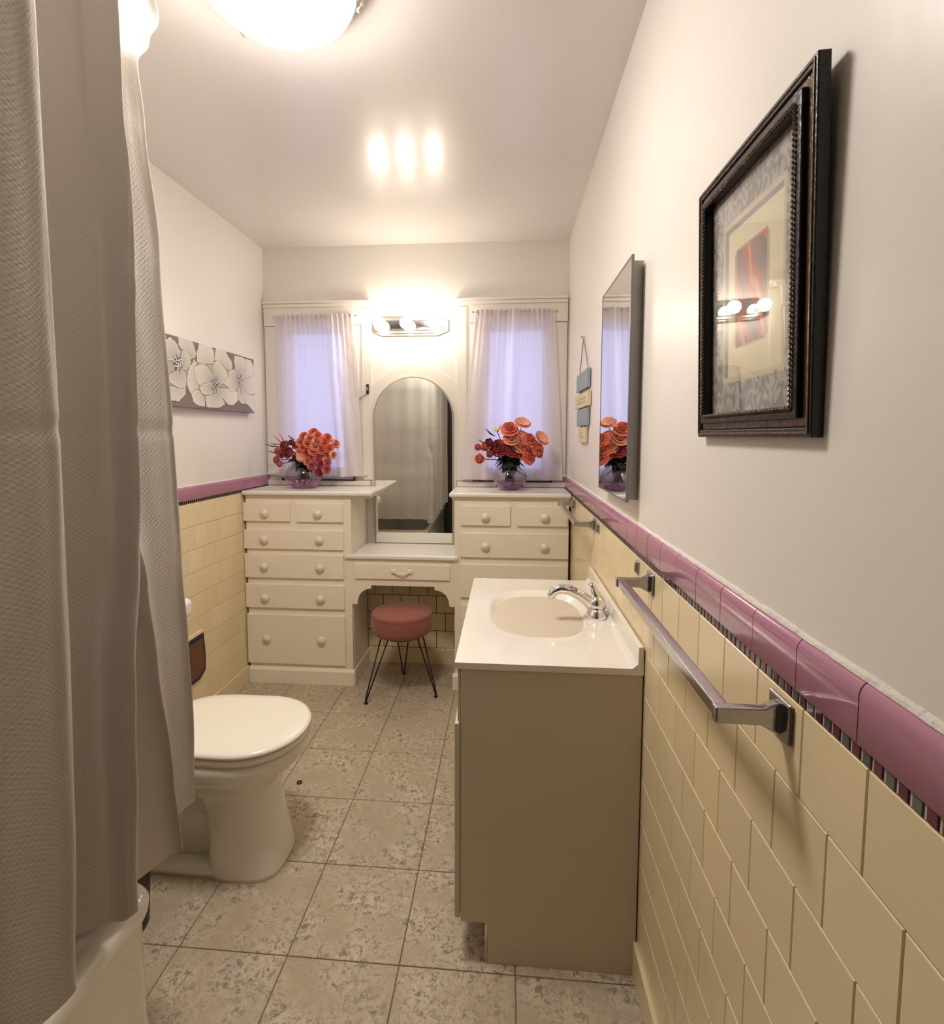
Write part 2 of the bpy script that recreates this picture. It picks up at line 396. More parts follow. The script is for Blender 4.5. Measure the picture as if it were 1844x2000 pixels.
def tile_wall(root, xface, sign, y_from, y_to, y_joint, side, y_stuff=None, mos_from=None, skip=None):
    """sign -1: tiles face -X (right wall). the tile face stands at xface"""
    rz = 0 if sign < 0 else PI
    xb = xface - sign*.006
    # grout bed behind
    xg0, xg1 = sorted((xface-sign*.0022, xface-sign*.012))
    bed = MB().box(xg0, xg1, YF, YB-.001, .0, 1.0785).build('grout_bed', m_grout, root)
    xh0, xh1 = sorted((xface-sign*.0010, xface-sign*.012))
    MB().box(xh0, xh1, YF, YB-.001, 1.0785, 1.0950).build('grout_bed', m_grout_light, root)
    xh0, xh1 = sorted((xface+sign*.0030, xface-sign*.012))
    MB().prism([(xh1 if sign < 0 else xh0, 1.0951), (xh0 if sign < 0 else xh1, 1.0951), (xh0 if sign < 0 else xh1, 1.137), (xface-sign*.001, 1.1525), (xh1 if sign < 0 else xh0, 1.1565)], YF, YB-.001, 1).build('grout_bed', m_grout_cap, root)
    stuff = MB(); th = .006
    for r in range(9):
        zc = (ROWS[r]+ROWS[r+1])/2
        off = y_joint + (PITCHT/2 if r % 2 else 0)
        k0 = math.floor((y_from-off)/PITCHT); k1 = math.ceil((y_to-off)/PITCHT)
        for k in range(k0, k1):
            a, b = off+k*PITCHT, off+(k+1)*PITCHT
            if b > y_to+.004: continue
            if a < y_from-.004 and y_stuff is None: continue
            if skip and skip((a+b)/2, zc): continue
            o = place(mesh_cream, 'wall_tile', root, (xb, (a+b)/2, zc), (random.gauss(0, .0005), 0, rz+random.gauss(0, .002)))
    # end cuts against the back
        b = off+k1*PITCHT
        last = max([off+k*PITCHT for k in range(k0, k1+1) if off+k*PITCHT <= y_to+.004])
        if y_to-last > .012:
            o = place(mesh_cream, 'wall_tile', root, (xb, (last+y_to)/2, zc), (0, 0, rz), (1, (y_to-last-.0018)/(PITCHT-.0018), 1))
    if y_stuff is not None:
        mb = MB()
        for r in range(9):
            off = y_joint+(PITCHT/2 if r % 2 else 0)
            k1 = math.floor((y_from-off)/PITCHT); k = k1
            while off+k*PITCHT > YF+.01:
                a, b = max(off+(k-1)*PITCHT, YF)+.0009, off+k*PITCHT-.0009
                mb.box(min(xb, xface), max(xb, xface), a, b, ROWS[r+1]+.0009, ROWS[r]-.0009); k -= 1
        mb.build('wall_tiles_beyond', m_cream, root)['kind'] = 'stuff'
    # caps
    zc = 1.0955+.031; k = 0
    yj = side
    k0 = math.floor((YF+.02-yj)/PITCHT)+1; y = yj+k0*PITCHT
    while y+PITCHT < YB:
        if y+PITCHT > (y_from-.1): place(mesh_cap, 'cap_tile', root, (xb, y+PITCHT/2, zc), (0, 0, rz+random.gauss(0, .002)))
        else: place(mesh_cap, 'cap_tile', root, (xb, y+PITCHT/2, zc), (0, 0, rz))
        y += PITCHT
    if YB-y > .02: place(mesh_cap, 'cap_tile', root, (xb, (y+YB)/2, zc), (0, 0, rz), (1, (YB-y-.002)/(PITCHT-.0016), 1))
    # mosaic strip
    n = 0; y = mos_from; mbp, mbg = MB(), MB()
    zc = 1.0865; ps = .01545
    cnt = 0
    k = -60
    while True:
        yy = mos_from+k*ps
        if yy > YB-.01: break
        if yy > YF+.02:
            me = mesh_mp if k % 2 == 0 else mesh_mg
            if y_from-.02 < yy < y_from+1.05:
                place(me, 'mosaic_tile', root, (xb, yy, zc), (0, 0, rz))
            else:
                (mbp if k % 2 == 0 else mbg).box(min(xb, xb+sign*.005), max(xb, xb+sign*.005), yy-.0062, yy+.0062, zc-.0075, zc+.0075)
        k += 1
    mbp.build('mosaic_strip', m_mos_p, root)['kind'] = 'stuff'; mbg.build('mosaic_strip', m_mos_g, root)['kind'] = 'stuff'

wr = MB().box(XR+.004, XR+.12, YF-.1, YB+.1, 0, ZC).build('wall_right', m_wall)
struct(wr, 'right wall, cream plaster above yellow tiles with a mauve border')
tile_wall(wr, XR-.002, -1, .385, YB-.001, .504, .516, y_stuff=.385, mos_from=.522)
# rough line of caulk above the caps
def caulk(root, xs, sgn, y0, y1):
    mb = MB(); n = 220; R = []
    for k in range(n+1):
        y = y0+(y1-y0)*k/n
        h = .0075+.003*noise.noise((y*9, 3, 0))+.003*noise.noise((y*60, 1, 0)); d = .007+.003*noise.noise((y*40, 7, 0))
        R.append([(xs, y, 1.154), (xs+sgn*(-d*.7), y, 1.1575), (xs+sgn*(-d*.5), y, 1.1575+h*.5), (xs, y, 1.1575+h)])
    mb.rings(R); return mb.build('caulk_line', m_caulk, root)
caulk(wr, XR+.0045, 1, YF+.01, YB-.01)
wl = MB().box(XL-.12, XL-.004, YF-.1, YB+.1, 0, ZC).build('wall_left', m_wall)
struct(wl, 'left wall, cream plaster above yellow tiles with a mauve border')
tile_wall(wl, XL+.002, 1, 1.15, YCH+.05, 2.26, 2.26, mos_from=2.2)
caulk(wl, XL-.0045, -1, YF+.01, YB-.01)
# baseboards
bb = MB().box(XR-.012, XR+.003, YF, YB-.001, 0, .094).build('baseboard_right', m_cream, None, bevel=.003); struct(bb, 'cream base strip under the right tiled wall')
bb = MB().box(XL-.003, XL+.012, YF, YCH-.004, 0, .096).build('baseboard_left', m_cream, None, bevel=.003); struct(bb, 'cream base strip under the left tiled wall')

# back wall with two window openings
W1 = (-1.325, -0.968, 1.168, 2.035); W2 = (-0.128, 0.228, 1.168, 2.035)
xs = [XL-.1, W1[0], W1[1], W2[0], W2[1], XR+.1]
mb = MB()
mb.box(xs[0], xs[5], YB, YB+.12, 0, W1[2]); mb.box(xs[0], xs[5], YB, YB+.12, W1[3], ZC)
mb.box(xs[0], xs[1], YB, YB+.12, W1[2], W1[3]); mb.box(xs[2], xs[3], YB, YB+.12, W1[2], W1[3]); mb.box(xs[4], xs[5], YB, YB+.12, W1[2], W1[3])
wb = mb.build('wall_back', m_wall); struct(wb, 'back wall with two curtained windows and an arched mirror between them')
# tiles in the knee hole of the dressing table
bed = MB().box(-.86, -.27, YB-.003, YB+.001, .0, .72).build('grout_bed', m_black, wb)
for r in range(8):
    z1 = .640+.109-r*.109; z0 = z1-.109
    if z1 < .08: continue
    off = -.80+(PITCHT/2 if r % 2 else 0)
    for k in range(-1, 6):
        a, b = max(off+k*PITCHT, -.845), min(off+(k+1)*PITCHT, -.285)
        if b-a < .02: continue
        z1c = min(z1, .70)
        o = place(mesh_cream, 'wall_tile', wb, ((a+b)/2, YB-.003, (z0+z1c)/2), (0, 0, PI/2), (.8, (b-a-.004)/(PITCHT-.0018), (z1c-z0-.004)/.1072))
MB().box(-.845, -.28, YB-.016, YB-.002, 0, .085).build('base_strip', m_cream, wb)

# wall behind the camera, coloured dark; added dark door stands in for unlit doorway
mb = MB()
mb.box(XL-.1, -.95, YF-.1, YF, 0, ZC); mb.box(-.05, XR+.1, YF-.1, YF, 0, ZC); mb.box(-.95, -.05, YF-.1, YF, 2.1, ZC)
m_dim = mat('unlit_wall_brown', (0.16, 0.12, 0.09), rough=0.6)  # darkened so the wall bounces little light into the room
wf = mb.build('wall_front', m_dim); struct(wf, 'unseen wall behind the viewer, coloured dark as if unlit')
d = MB().box(-.95, -.05, YF-.07, YF-.03, 0, 2.1).build('door_1', m_dark_door); struct(d, 'added dark door behind the viewer, standing in for an unlit doorway')
for z0, z1 in ((.2, .95), (1.1, 1.95)):
    for x0, x1 in ((-.87, -.53), (-.47, -.13)):
        part(MB().box(x0, x1, YF-.035, YF-.022, z0, z1), 'door_panel', m_dark_door, d, bevel=.006)
part(MB().lathe([(.012, 0), (.012, .03), (.028, .04), (.028, .06), (.01, .068)], (-.12, YF-.03, 1.0), axis=1, n=16), 'door_handle', m_nickel, d, smooth=True)

# window assemblies
def window(n, W, label):
    x0, x1, z0, z1 = W
    root = MB().box(x0-.002, x0+.022, YB+.03, YB+.07, z0, z1)
    root.box(x1-.022, x1+.002, YB+.03, YB+.07, z0, z1).box(x0, x1, YB+.03, YB+.07, z1-.03, z1+.002).box(x0, x1, YB+.03, YB+.07, z0-.002, z0+.03)
    o = root.build('window_%d' % n, m_trim, None); struct(o, label)
    MB().box(x0+.02, x1-.02, YB+.045, YB+.049, z0+.028, z1-.028).build('pane', m_glass, o)
    return o
window(1, W1, 'left window glowing with blue dusk light behind sheer curtain')
window(2, W2, 'right window glowing with blue dusk light behind sheer curtain')
# casings and header boards
def trim(k, mb, label, bevel=.003):
    o = mb.build('trim_%d' % k, m_trim, None, bevel=bevel); return struct(o, label)
trim(1, MB().box(XL+.001, -.862, YB-.020, YB+.001, 2.045, 2.150).box(XL+.001, -.805, YB-.036, YB+.001, 2.172, 2.186).box(XL+.001, -.83, YB-.026, YB+.001, 2.150, 2.172), 'white header board with a cap over the left window')
trim(2, MB().box(-.215, XR-.001, YB-.020, YB+.001, 2.045, 2.150).box(-.305, XR-.001, YB-.036, YB+.001, 2.172, 2.186).box(-.27, XR-.001, YB-.026, YB+.001, 2.150, 2.172), 'white header board with a cap over the right window')
trim(3, MB().box(XL+.003, W1[0]+.004, YB-.014, YB+.001, 1.16, 2.043).box(W1[1]-.004, -.880, YB-.014, YB+.001, 1.16, 2.043), 'side casings of the left window')
trim(4, MB().box(-.215, W2[0]+.004, YB-.014, YB+.001, 1.16, 2.043).box(W2[1]-.004, XR-.003, YB-.014, YB+.001, 1.16, 2.043), 'side casings of the right window')
trim(5, MB().box(XL+.001, -.815, YB-.022, YB+.001, ZTOP+.001, ZTOP+.032).box(XL+.001, -.83, YB-.03, YB+.03, 1.155, 1.168), 'sill board under the left window')
trim(6, MB().box(-.29, XR-.001, YB-.022, YB+.001, ZTOP+.001, ZTOP+.032).box(-.27, XR-.001, YB-.03, YB+.03, 1.155, 1.168), 'sill board under the right window')
# centre board between windows and arched surround
trim(7, MB().box(-.862, -.800, YB-.010, YB+.001, ZTOP+.035, 2.14).box(-.297, -.235, YB-.010, YB+.001, ZTOP+.035, 2.14), 'upright boards beside the arched mirror')
MX, MRr, MZ0, MZS = -.5525, .2385, ZDESK+.001, 1.500
outer = [(-.80, MZ0), (-.80, 1.690)]
for k in range(1, 16):
    t = k/16; x = -.80+.503*t; outer.append((x, 1.690+.125*(1-(2*t-1)**2)))
outer += [(-.297, 1.690), (-.297, MZ0)]
inner = [(MX+MRr, MZ0)]+[(MX+MRr*math.cos(a), MZS+MRr*math.sin(a)) for a in [PI*k/24 for k in range(25)]]+[(MX-MRr, MZ0)]
mb = MB(); y0, y1 = YB-.008, YB+.001
n_in = len(inner)
def ring_to(outer_pts, inner_pts):
    # resample the outer outline so both have the same count
    import bisect
    L = [0]
    for a, b in zip(outer_pts[:-1], outer_pts[1:]): L.append(L[-1]+math.dist(a, b))
    Li = [0]
    for a, b in zip(inner_pts[:-1], inner_pts[1:]): Li.append(Li[-1]+math.dist(a, b))
    out = []
    for s in Li:
        t = s/Li[-1]*L[-1]; k = min(max(bisect.bisect(L, t)-1, 0), len(L)-2)
        f = (t-L[k])/(L[k+1]-L[k]); a, b = outer_pts[k], outer_pts[k+1]
        out.append((a[0]+(b[0]-a[0])*f, a[1]+(b[1]-a[1])*f))
    return out
inn = inner[::-1]; oo = ring_to(outer, inn)
mb.rings([[(p[0], y1, p[1]) for p in oo], [(p[0], y0, p[1]) for p in oo], [(p[0], y0, p[1]) for p in inn], [(p[0], y1, p[1]) for p in inn]], False, False, closed=False)
trim(8, mb, 'white board with an arched top around the mirror', bevel=0)
# black strips standing in for the shade in the gaps under the sashes
for k, (a, b) in enumerate(((-1.36, -.908), (-.198, .267))):
    mb = MB().box(a, b, YB-.032, YB-.022, 1.1235, 1.130).box(b-.008, b, YB-.032, YB-.022, 1.123, 1.160).box(a, a+.008, YB-.032, YB-.022, 1.123, 1.140)
    if k: mb.box(a+.03, a+.07, YB-.032, YB-.022, 1.13, 1.142).box(a+.09, a+.10, YB-.032, YB-.022, 1.13, 1.137)
    o = mb.build('trim_%d' % (9+k), m_black); struct(o, 'black strip standing in for the shaded gap under the %s sash' % ('right' if k else 'left'))
    o2 = MB().box(a+.008, b-.008, YB-.028, YB-.018, 1.128, 1.156).build('sash_rail', mat('grey_sash', (.45, .43, .46), rough=.4), o)

# ------------------------------------------------------------------ arched mirror
am = thing('arched_mirror', 'tall arched mirror between the windows reflecting the white shower curtain', 'mirror', (MX, YB-.004, MZ0))
pts = [(MX-MRr+.006, MZ0+.004)]+[(MX+(MRr-.006)*math.cos(a), MZS+(MRr-.006)*math.sin(a)) for a in [PI-PI*k/32 for k in range(33)]]+[(MX+MRr-.006, MZ0+.004)]
gl = part(MB().prism(pts, -.003, .0, 1), 'mirror_glass', m_mirror, am)
gl.data.transform(Matrix.Translation((0, YB-.0035, 0)))
gl.location = (0, -.007, 0); gl.rotation_euler = (.0105, 0, .0055)
rim_o = [(MX-MRr-.001, MZ0+.001)]+[(MX+(MRr+.001)*math.cos(a), MZS+(MRr+.001)*math.sin(a)) for a in [PI-PI*k/32 for k in range(33)]]+[(MX+MRr+.001, MZ0+.001)]
rim_i = [(MX-MRr+.005, MZ0+.001)]+[(MX+(MRr-.007)*math.cos(a), MZS+(MRr-.007)*math.sin(a)) for a in [PI-PI*k/32 for k in range(33)]]+[(MX+MRr-.005, MZ0+.001)]
mb = MB(); ya, yb = YB-.022, YB-.002
mb.rings([[(p[0], yb, p[1]) for p in rim_o], [(p[0], ya, p[1]) for p in rim_o], [(p[0], ya, p[1]) for p in rim_i], [(p[0], yb, p[1]) for p in rim_i]], False, False, closed=False)
part(mb, 'mirror_rim', mat('grey_painted_rim', (.36, .32, .27), rough=.4), am)

# ------------------------------------------------------------------ built-in chests and dressing table
def knob(root, x, z):
    return part(MB().lathe([(.008, .0), (.008, -.006), (.020, -.008), (.0235, -.012), (.0235, -.016), (.019, -.021), (.011, -.0225), (.009, -.025), (.002, -.026)], (x, YCH-.012, z), axis=1, n=16), 'knob', m_knob, root, smooth=True)
def drawer(root, x0, x1, z0, z1, knobs, th=.014):
    d = MB().box(x0, x1, YCH-th, YCH+.004, z0, z1).build('drawer', m_chest, root, bevel=.003)
    L = root.location
    d.data.transform(Matrix.Translation(-L))
    for kx, kz in knobs:
        k = knob(root, kx, kz); k.parent = d
    return d
def chest(label, x0, x1, open_side, drawers, lip):
    t = thing('chest_of_drawers', label, 'dresser', ((x0+x1)/2, YCH, 0), 'built-in painted chests')
    mb = MB().box(x0, x1, YCH, YB-.0175, .0, ZTOP-.028)
    part(mb, 'carcass', m_chest, t, bevel=.002)
    part(MB().box(lip[0], lip[1], YCH-.028, YB-.0175, ZTOP-.024, ZTOP), 'top_board', m_chest_top, t, bevel=.008, seg=3)
    part(MB().box(max(lip[0]+.012, XL+.016), lip[1]-.012 if lip[1] < .3 else lip[1], YCH-.012, YB-.0175, ZTOP-.036, ZTOP-.0235), 'cove_moulding', m_chest, t, bevel=.004)
    pl0, pl1 = (x0, x1+.010) if open_side == 'right' else (x0-.010, x1)
    part(MB().prism([(YCH-.014, 0), (YCH-.014, .075), (YCH-.004, .090), (YCH+.004, .090), (YCH+.004, 0)], pl0, pl1, 0), 'plinth', m_chest, t)
    for dz in drawers: drawer(t, *dz)
    return t
LK, RK = -1.331, -1.018
chest('left white painted chest of drawers below the window, two small drawers over four wide', XL+.014, -.845, 'right', [
    (-1.452, -1.185, .920, 1.023, [(-1.325, .966)]), (-1.148, -.886, .919, 1.022, [(-1.025, .966)]),
    (-1.451, -.887, .766, .873, [(LK, .820), (RK, .822)]), (-1.452, -.888, .603, .738, [(LK-.004, .668), (RK, .667)]),
    (-1.450, -.886, .432, .568, [(LK-.004, .492), (RK, .492)]), (-1.447, -.884, .112, .395, [(LK, .259), (RK+.002, .258)])],
    (XL+.003, -.800) if False else (XL+.004, -.722))
chest('right white painted chest of drawers below the window, partly hidden by the sink vanity', -.276, XR-.014, 'left', [
    (-.243, .023, .914, 1.021, [(-.110, .961)]), (.058, .326, .914, 1.020, [(.203, .963)]),
    (-.244, .330, .741, .874, [(-.110, .804), (.203, .804)]), (-.243, .330, .520, .704, [(-.110, .612), (.203, .612)]),
    (-.243, .330, .300, .480, [(-.110, .39), (.203, .39)]), (-.243, .330, .112, .270, [(-.110, .19), (.203, .19)])],
    (-.303, XR-.004))

dt = thing('dressing_table', 'low white dressing table with one drawer and a scalloped knee hole, between the chests', 'table', (-.56, YCH, 0))
part(MB().box(-.882, -.256, YCH-.016, YCH, ZDESK-.022, ZDESK).box(-.8445, -.2765, YCH, YB-.010, ZDESK-.022, ZDESK), 'top_board', m_chest_top, dt, bevel=.005)
# apron with the scalloped cutout
ap = [(-.8450, ZDESK-.023), (-.8450, .462), (-.818, .462), (-.815, .470)]
for k in range(0, 9):
    a = PI-(PI/2)*k/8; ap.append((-.738+.076*math.cos(a)*1.0, .476+.076*math.sin(a)))
ap += [(-.738, .571), (-.385, .571), (-.385, .552)]
for k in range(0, 9):
    a = PI/2-(PI/2)*k/8; ap.append((-.382+.076*math.cos(a), .476+.076*math.sin(a)))
ap += [(-.304, .470), (-.302, .462), (-.2762, .462), (-.2762, ZDESK-.023)]
part(MB().prism(ap, YCH+.001, YCH+.019, 1), 'apron', m_chest, dt)
part(MB().box(-.8445, -.8425, YCH+.02, YB-.02, .09, ZDESK-.024), 'side_lining', m_chest, dt)
part(MB().box(-.8425, -.832, YCH+.001, YB-.02, 0, .088), 'base_moulding', m_chest, dt, bevel=.003)
dr = part(MB().box(-.825, -.300, YCH-.010, YCH+.003, .609, .693), 'drawer', m_chest, dt, bevel=.003)
hb = MB()
for sx in (-1, 1):
    cx = -.563+sx*.045
    hb.lathe([(.014, 0), (.013, -.004), (.006, -.007)], (cx, YCH-.010, .652), axis=1, n=12)
    for a in (0.6, 2.2, 3.8, 5.4):
        hb.lathe([(.008, 0), (.007, -.003), (.002, -.005)], (cx+.013*math.cos(a), YCH-.010, .652+.010*math.sin(a)), axis=1, n=8)
hb.tube([(-.563-.042+.084*k/10, YCH-.018-.012*math.sin(PI*k/10), .650-.006*math.sin(PI*k/10)) for k in range(11)], .0045, 8)
h = part(hb, 'handle', m_knob, dt, smooth=True); h.parent = dr

# ------------------------------------------------------------------ sheer window curtains
def sheer(label, xt0, xt1, xb0, xb1, zt, zb, seed, folds):
    t = thing('window_curtain', label, 'curtain', ((xt0+xt1)/2, YB-.05, zt), 'short sheer curtains')
    rnd = random.Random(seed); ph = rnd.random()*6
    def fn(u, v):
        # v 0 top, 1 bottom
        x = (xt0+(xt1-xt0)*u)*(1-v)+(xb0+(xb1-xb0)*u)*v
        z = zt+(zb-zt)*v
        g = math.exp(-v*7)
        y = YB-.045 + .010*g*math.sin(u*2*PI*17+ph)+.004*g*math.sin(u*2*PI*31)
        for (c, wd, dp, sl) in folds:
            cc = c+sl*v; d = (u-cc)/wd
            y -= dp*math.exp(-d*d)*(0.35+.65*v)
            x += .012*math.exp(-d*d)*d*v
        y += .007*noise.noise((u*9+seed, v*2.2, 0))+.003*noise.noise((u*14, v*16+seed, 0))
        if v < .018: z += .004*math.sin(u*2*PI*17+ph)
        z += .006*noise.noise((u*6, seed, 3))*v
        return (x, min(y, YB-.040+.012), z)
    part(MB().grid(fn, 130, 70, lambda u, v: (u*.55, v)), 'cloth', m_sheer, t, smooth=True)
    def fh(u, v):
        p = fn(u, 1-.045*v); return (p[0], p[1]-.0015, p[2])
    part(MB().grid(fh, 130, 3, lambda u, v: (u, v)), 'hem', m_sheer, t, smooth=True)
    def ft(u, v):
        p = fn(u, .022*v); return (p[0], p[1]-.002, p[2]+.004)
    part(MB().grid(ft, 160, 3, lambda u, v: (u, v)), 'rod_pocket', m_sheer, t, smooth=True)
    r = MB().tube([(xt0-.015, YB-.036, zt-.006), (xt1+.015, YB-.036, zt-.006)], .004, 8).build('curtain_rod', m_nickel)
    r.data.transform(Matrix.Translation((0, 0, 0)))
    return t, r
t1, r1 = sheer('sheer white curtain over the left window, with one bright narrow fold', -1.378, -.895, -1.372, -.848, 2.100, 1.150, 3,
      [(.70, .035, .035, .06), (.74, .05, .02, .14), (.15, .05, .012, 0), (.40, .06, .010, 0)])
tag(r1, 'thin metal rod carrying the left sheer curtain', 'curtain rod')
t2, r2_ = sheer('sheer white curtain over the right window, flaring out to the corner wall', -.188, .268, -.270, .325, 2.108, 1.136, 11,
      [(.50, .05, .040, -.03), (.12, .07, .02, .0), (.30, .04, .012, -.04), (.78, .06, .012, .04)])
tag(r2_, 'thin metal rod carrying the right sheer curtain', 'curtain rod')

# little latch with a pull chain beside the left curtain
lt = thing('wall_latch', 'small dark metal latch with a dangling wire on the board beside the left curtain', 'latch', (-.828, YB-.010, 1.64))
part(MB().box(-.834, -.819, YB-.020, YB-.010, 1.640, 1.698), 'plate', m_wire, lt, bevel=.002)
part(MB().box(-.831, -.822, YB-.026, YB-.020, 1.66, 1.68), 'lever', m_oldchrome, lt)
part(MB().tube([(-.828, YB-.022, 1.642), (-.842, YB-.026, 1.632), (-.858, YB-.03, 1.622), (-.872, YB-.03, 1.612), (-.880, YB-.03, 1.605), (-.872, YB-.03, 1.602), (-.860, YB-.03, 1.612)], .0018, 6), 'chain', m_wire, lt)

# ------------------------------------------------------------------ vanity light bar
vl = thing('vanity_light', 'polished chrome light bar with three lit globe bulbs above the arched mirror', 'wall lamp', (-.569, YB, 2.035))
zc, x0, x1, hh = 2.035, -.798, -.342, .058
oct_ = [(x0, zc-hh*.55), (x0+.06, zc-hh), (x1-.06, zc-hh), (x1, zc-hh*.55), (x1, zc+hh*.55), (x1-.06, zc+hh), (x0+.06, zc+hh), (x0, zc+hh*.55)]
part(MB().prism(oct_, YB-.012, YB, 1), 'backplate', m_nickel, vl, bevel=.003)
mid = [((p[0]+.569)*.93-.569, (p[1]-zc)*.78+zc) for p in oct_]
part(MB().prism(mid, YB-.022, YB-.012, 1), 'backplate_step', m_nickel, vl, bevel=.002)
part(MB().prism([((p[0]+.569)*.86-.569, (p[1]-zc)*.52+zc) for p in oct_], YB-.034, YB-.022, 1), 'raised_bar', m_chrome, vl, bevel=.003)
for x in (-.735, -.578, -.418):
    s = part(MB().lathe([(.020, 0), (.020, -.018), (.016, -.020)], (x, YB-.034, zc), axis=1, n=18), 'socket', m_chrome, vl, smooth=True)
    b = MB().lathe([(.012, -.0), (.018, -.008), (.030, -.022), (.035, -.040), (.030, -.060), (.018, -.072), (.004, -.076)], (x, YB-.052, zc+.002), axis=1, n=20)
    part(b, 'globe_bulb', m_bulb, vl, smooth=True)

# ------------------------------------------------------------------ ceiling light
clx, cly = -.545, 1.272
cl = thing('ceiling_light', 'round flush ceiling light with glowing opal glass dome and nickel ring', 'ceiling light', (clx, cly, ZC))
part(MB().lathe([(.150, 0), (.178, -.004), (.182, -.012), (.188, -.044), (.188, -.056), (.183, -.058), (.168, -.046)], (clx, cly, ZC), n=48, cap1=False), 'nickel_ring', m_nickel, cl, smooth=True)
part(MB().lathe([(.168, -.036), (.182, -.050), (.182, -.058), (.172, -.080), (.148, -.100), (.105, -.115), (.05, -.122), (.004, -.123)], (clx, cly, ZC), n=48, cap0=False), 'glass_dome', m_dome, cl, smooth=True)
for a in (.35, 2.45, 4.5):
    c, s = math.cos(a), math.sin(a)
    part(MB().tube([(clx+c*.180, cly+s*.180, ZC-.03), (clx+c*.196, cly+s*.196, ZC-.045), (clx+c*.196, cly+s*.196, ZC-.066), (clx+c*.186, cly+s*.186, ZC-.078)], .004, 6), 'clip', m_nickel, cl)

# ------------------------------------------------------------------ framed print on the right wall
fp = thing('framed_print', 'ornate black framed print of red leaves behind glass, high on the right wall', 'picture', (XR, .78, 1.40))
FY0, FY1, FZ0, FZ1, FX = .613, .958, 1.391, 1.800, XR-.008
def frame_ring(y0, y1, z0, z1, wd, xa, xb_, name, m, bev=.002):
    mb = MB()
    o = [(y0, z0), (y1, z0), (y1, z1), (y0, z1)]; i = [(y0+wd, z0+wd), (y1-wd, z0+wd), (y1-wd, z1-wd), (y0+wd, z1-wd)]
    def lp(P, x): return [(x, p[0], p[1]) for p in P]
    R = [lp(o, xb_), lp(o, xa), lp(i, xa), lp(i, xb_), lp(o, xb_)]
    mb.rings(R, False, False)
    return part(mb, name, m, fp, bevel=bev)
frame_ring(FY0, FY1, FZ0, FZ1, .012, FX-.002, XR+.0035, 'outer_frame', m_frame)
frame_ring(FY0+.004, FY1-.004, FZ0+.004, FZ1-.004, .003, FX-.0035, XR+.002, 'bronze_fillet', m_frame_gold, .0008)
frame_ring(FY0+.012, FY1-.012, FZ0+.012, FZ1-.012, .013, FX+.001, XR+.003, 'bronze_moulding', m_frame_gold, .002)
frame_ring(FY0+.0225, FY1-.0225, FZ0+.0225, FZ1-.0225, .014, FX-.006, XR+.002, 'inner_frame', m_frame, .003)
# carved rope edge
mb = MB(); 
for (ya, za, yb_, zb_) in ((FY0+.034, FZ0+.034, FY1-.034, FZ0+.034), (FY0+.034, FZ1-.034, FY1-.034, FZ1-.034), (FY0+.034, FZ0+.034, FY0+.034, FZ1-.034), (FY1-.034, FZ0+.034, FY1-.034, FZ1-.034)):
    n = int(math.dist((ya, za), (yb_, zb_))/.006)
    for k in range(n):
        y, z = ya+(yb_-ya)*(k+.5)/n, za+(zb_-za)*(k+.5)/n
        dy, dz = ((yb_-ya)/n*.5, (zb_-za)/n*.5)
        a = Vector((FX-.006, y-dy-(dz and .0025), z-dz-(dy and .0025))); b = Vector((FX-.007, y+dy+(dz and .0025), z+dz+(dy and .0025)))
        mb.tube([a, (a+b)/2+Vector((-.002, 0, 0)), b], .0016, 5)
part(mb, 'carved_edge', m_frame_gold, fp)
# the print itself (flat): patterned grey border, cream mat, red and purple leaves
def art(u, v):
    # u 0..1 far->near (left to right), v 0..1 bottom->top
    W_, H_ = .294, .338; y, z = u*W_, v*H_
    e = min(y, W_-y); ez = min(z-0, H_-z)
    bw, bz = .050, .052
    if e < bw or ez < bz:
        s1 = math.sin(y*190+2.5*math.sin(z*120)); s2 = math.sin(z*170+2.5*math.sin(y*150+1))
        sw = noise.noise((y*60, z*60, 2))
        g = .30+.13*(1 if s1*s2+sw*.8 > .1 else -0.3)+.06*sw
        if abs(e-bw) < .004 and ez > bz-.004 or abs(ez-bz) < .004 and e > bw-.004: return (.62, .52, .36)
        return (g, g*.97, g*.92)
    e2, z2 = e-bw, ez-bz
    if e2 < .004 or z2 < .004: return (.66, .58, .42)
    if (y < W_/2 and e2 < .018) or (z > H_/2 and z2 < .014): return (.30, .30, .29)
    if e2 < .046 and (e2 < .040 or z2 < .05) or z2 < .044:
        return (.78, .70, .48)
    if e2 < .048 or z2 < .047: return (.45, .38, .26)
    # picture
    py, pz = (y-W_/2), (z-H_/2)
    r = noise.noise((py*30, pz*18, 4)); r2 = noise.noise((py*70+pz*40, pz*30, 9))
    leaf = math.sin(py*95+pz*42+2*r)
    base = (.26+.10*r, .17+.06*r, .17+.06*r)
    if leaf > -.3: base = (.58+.15*r2, .15+.07*r2, .10)
    if leaf > .82: base = (.62, .33, .18)
    if pz < -.02 and r2 > .12: base = (.16, .10, .14)
    return base
def flat_art(name, parent, fn, nu, nv, pos, thick_dir, uvflip=False):
    mb = MB().grid(pos, nu, nv); me = mb.mesh(name, m_print)
    ca = me.color_attributes.new('Col', 'FLOAT_COLOR', 'POINT')
    k = 0
    data = []
    for a in range(nu+1):
        for b in range(nv+1):
            c = fn(a/nu, b/nv); data += [c[0], c[1], c[2], 1.0]
    ca.data.foreach_set('color', data)
    o = bpy.data.objects.new(name, me); C.objects.link(o); o.parent = parent
    me.transform(Matrix.Translation(-parent.location)); return o
IY0, IY1, IZ0, IZ1 = FY0+.036, FY1-.036, FZ0+.036, FZ1-.036
flat_art('print_sheet', fp, art, 200, 230, lambda u, v: (XR+.0005, IY1-(IY1-IY0)*u, IZ0+(IZ1-IZ0)*v), None)
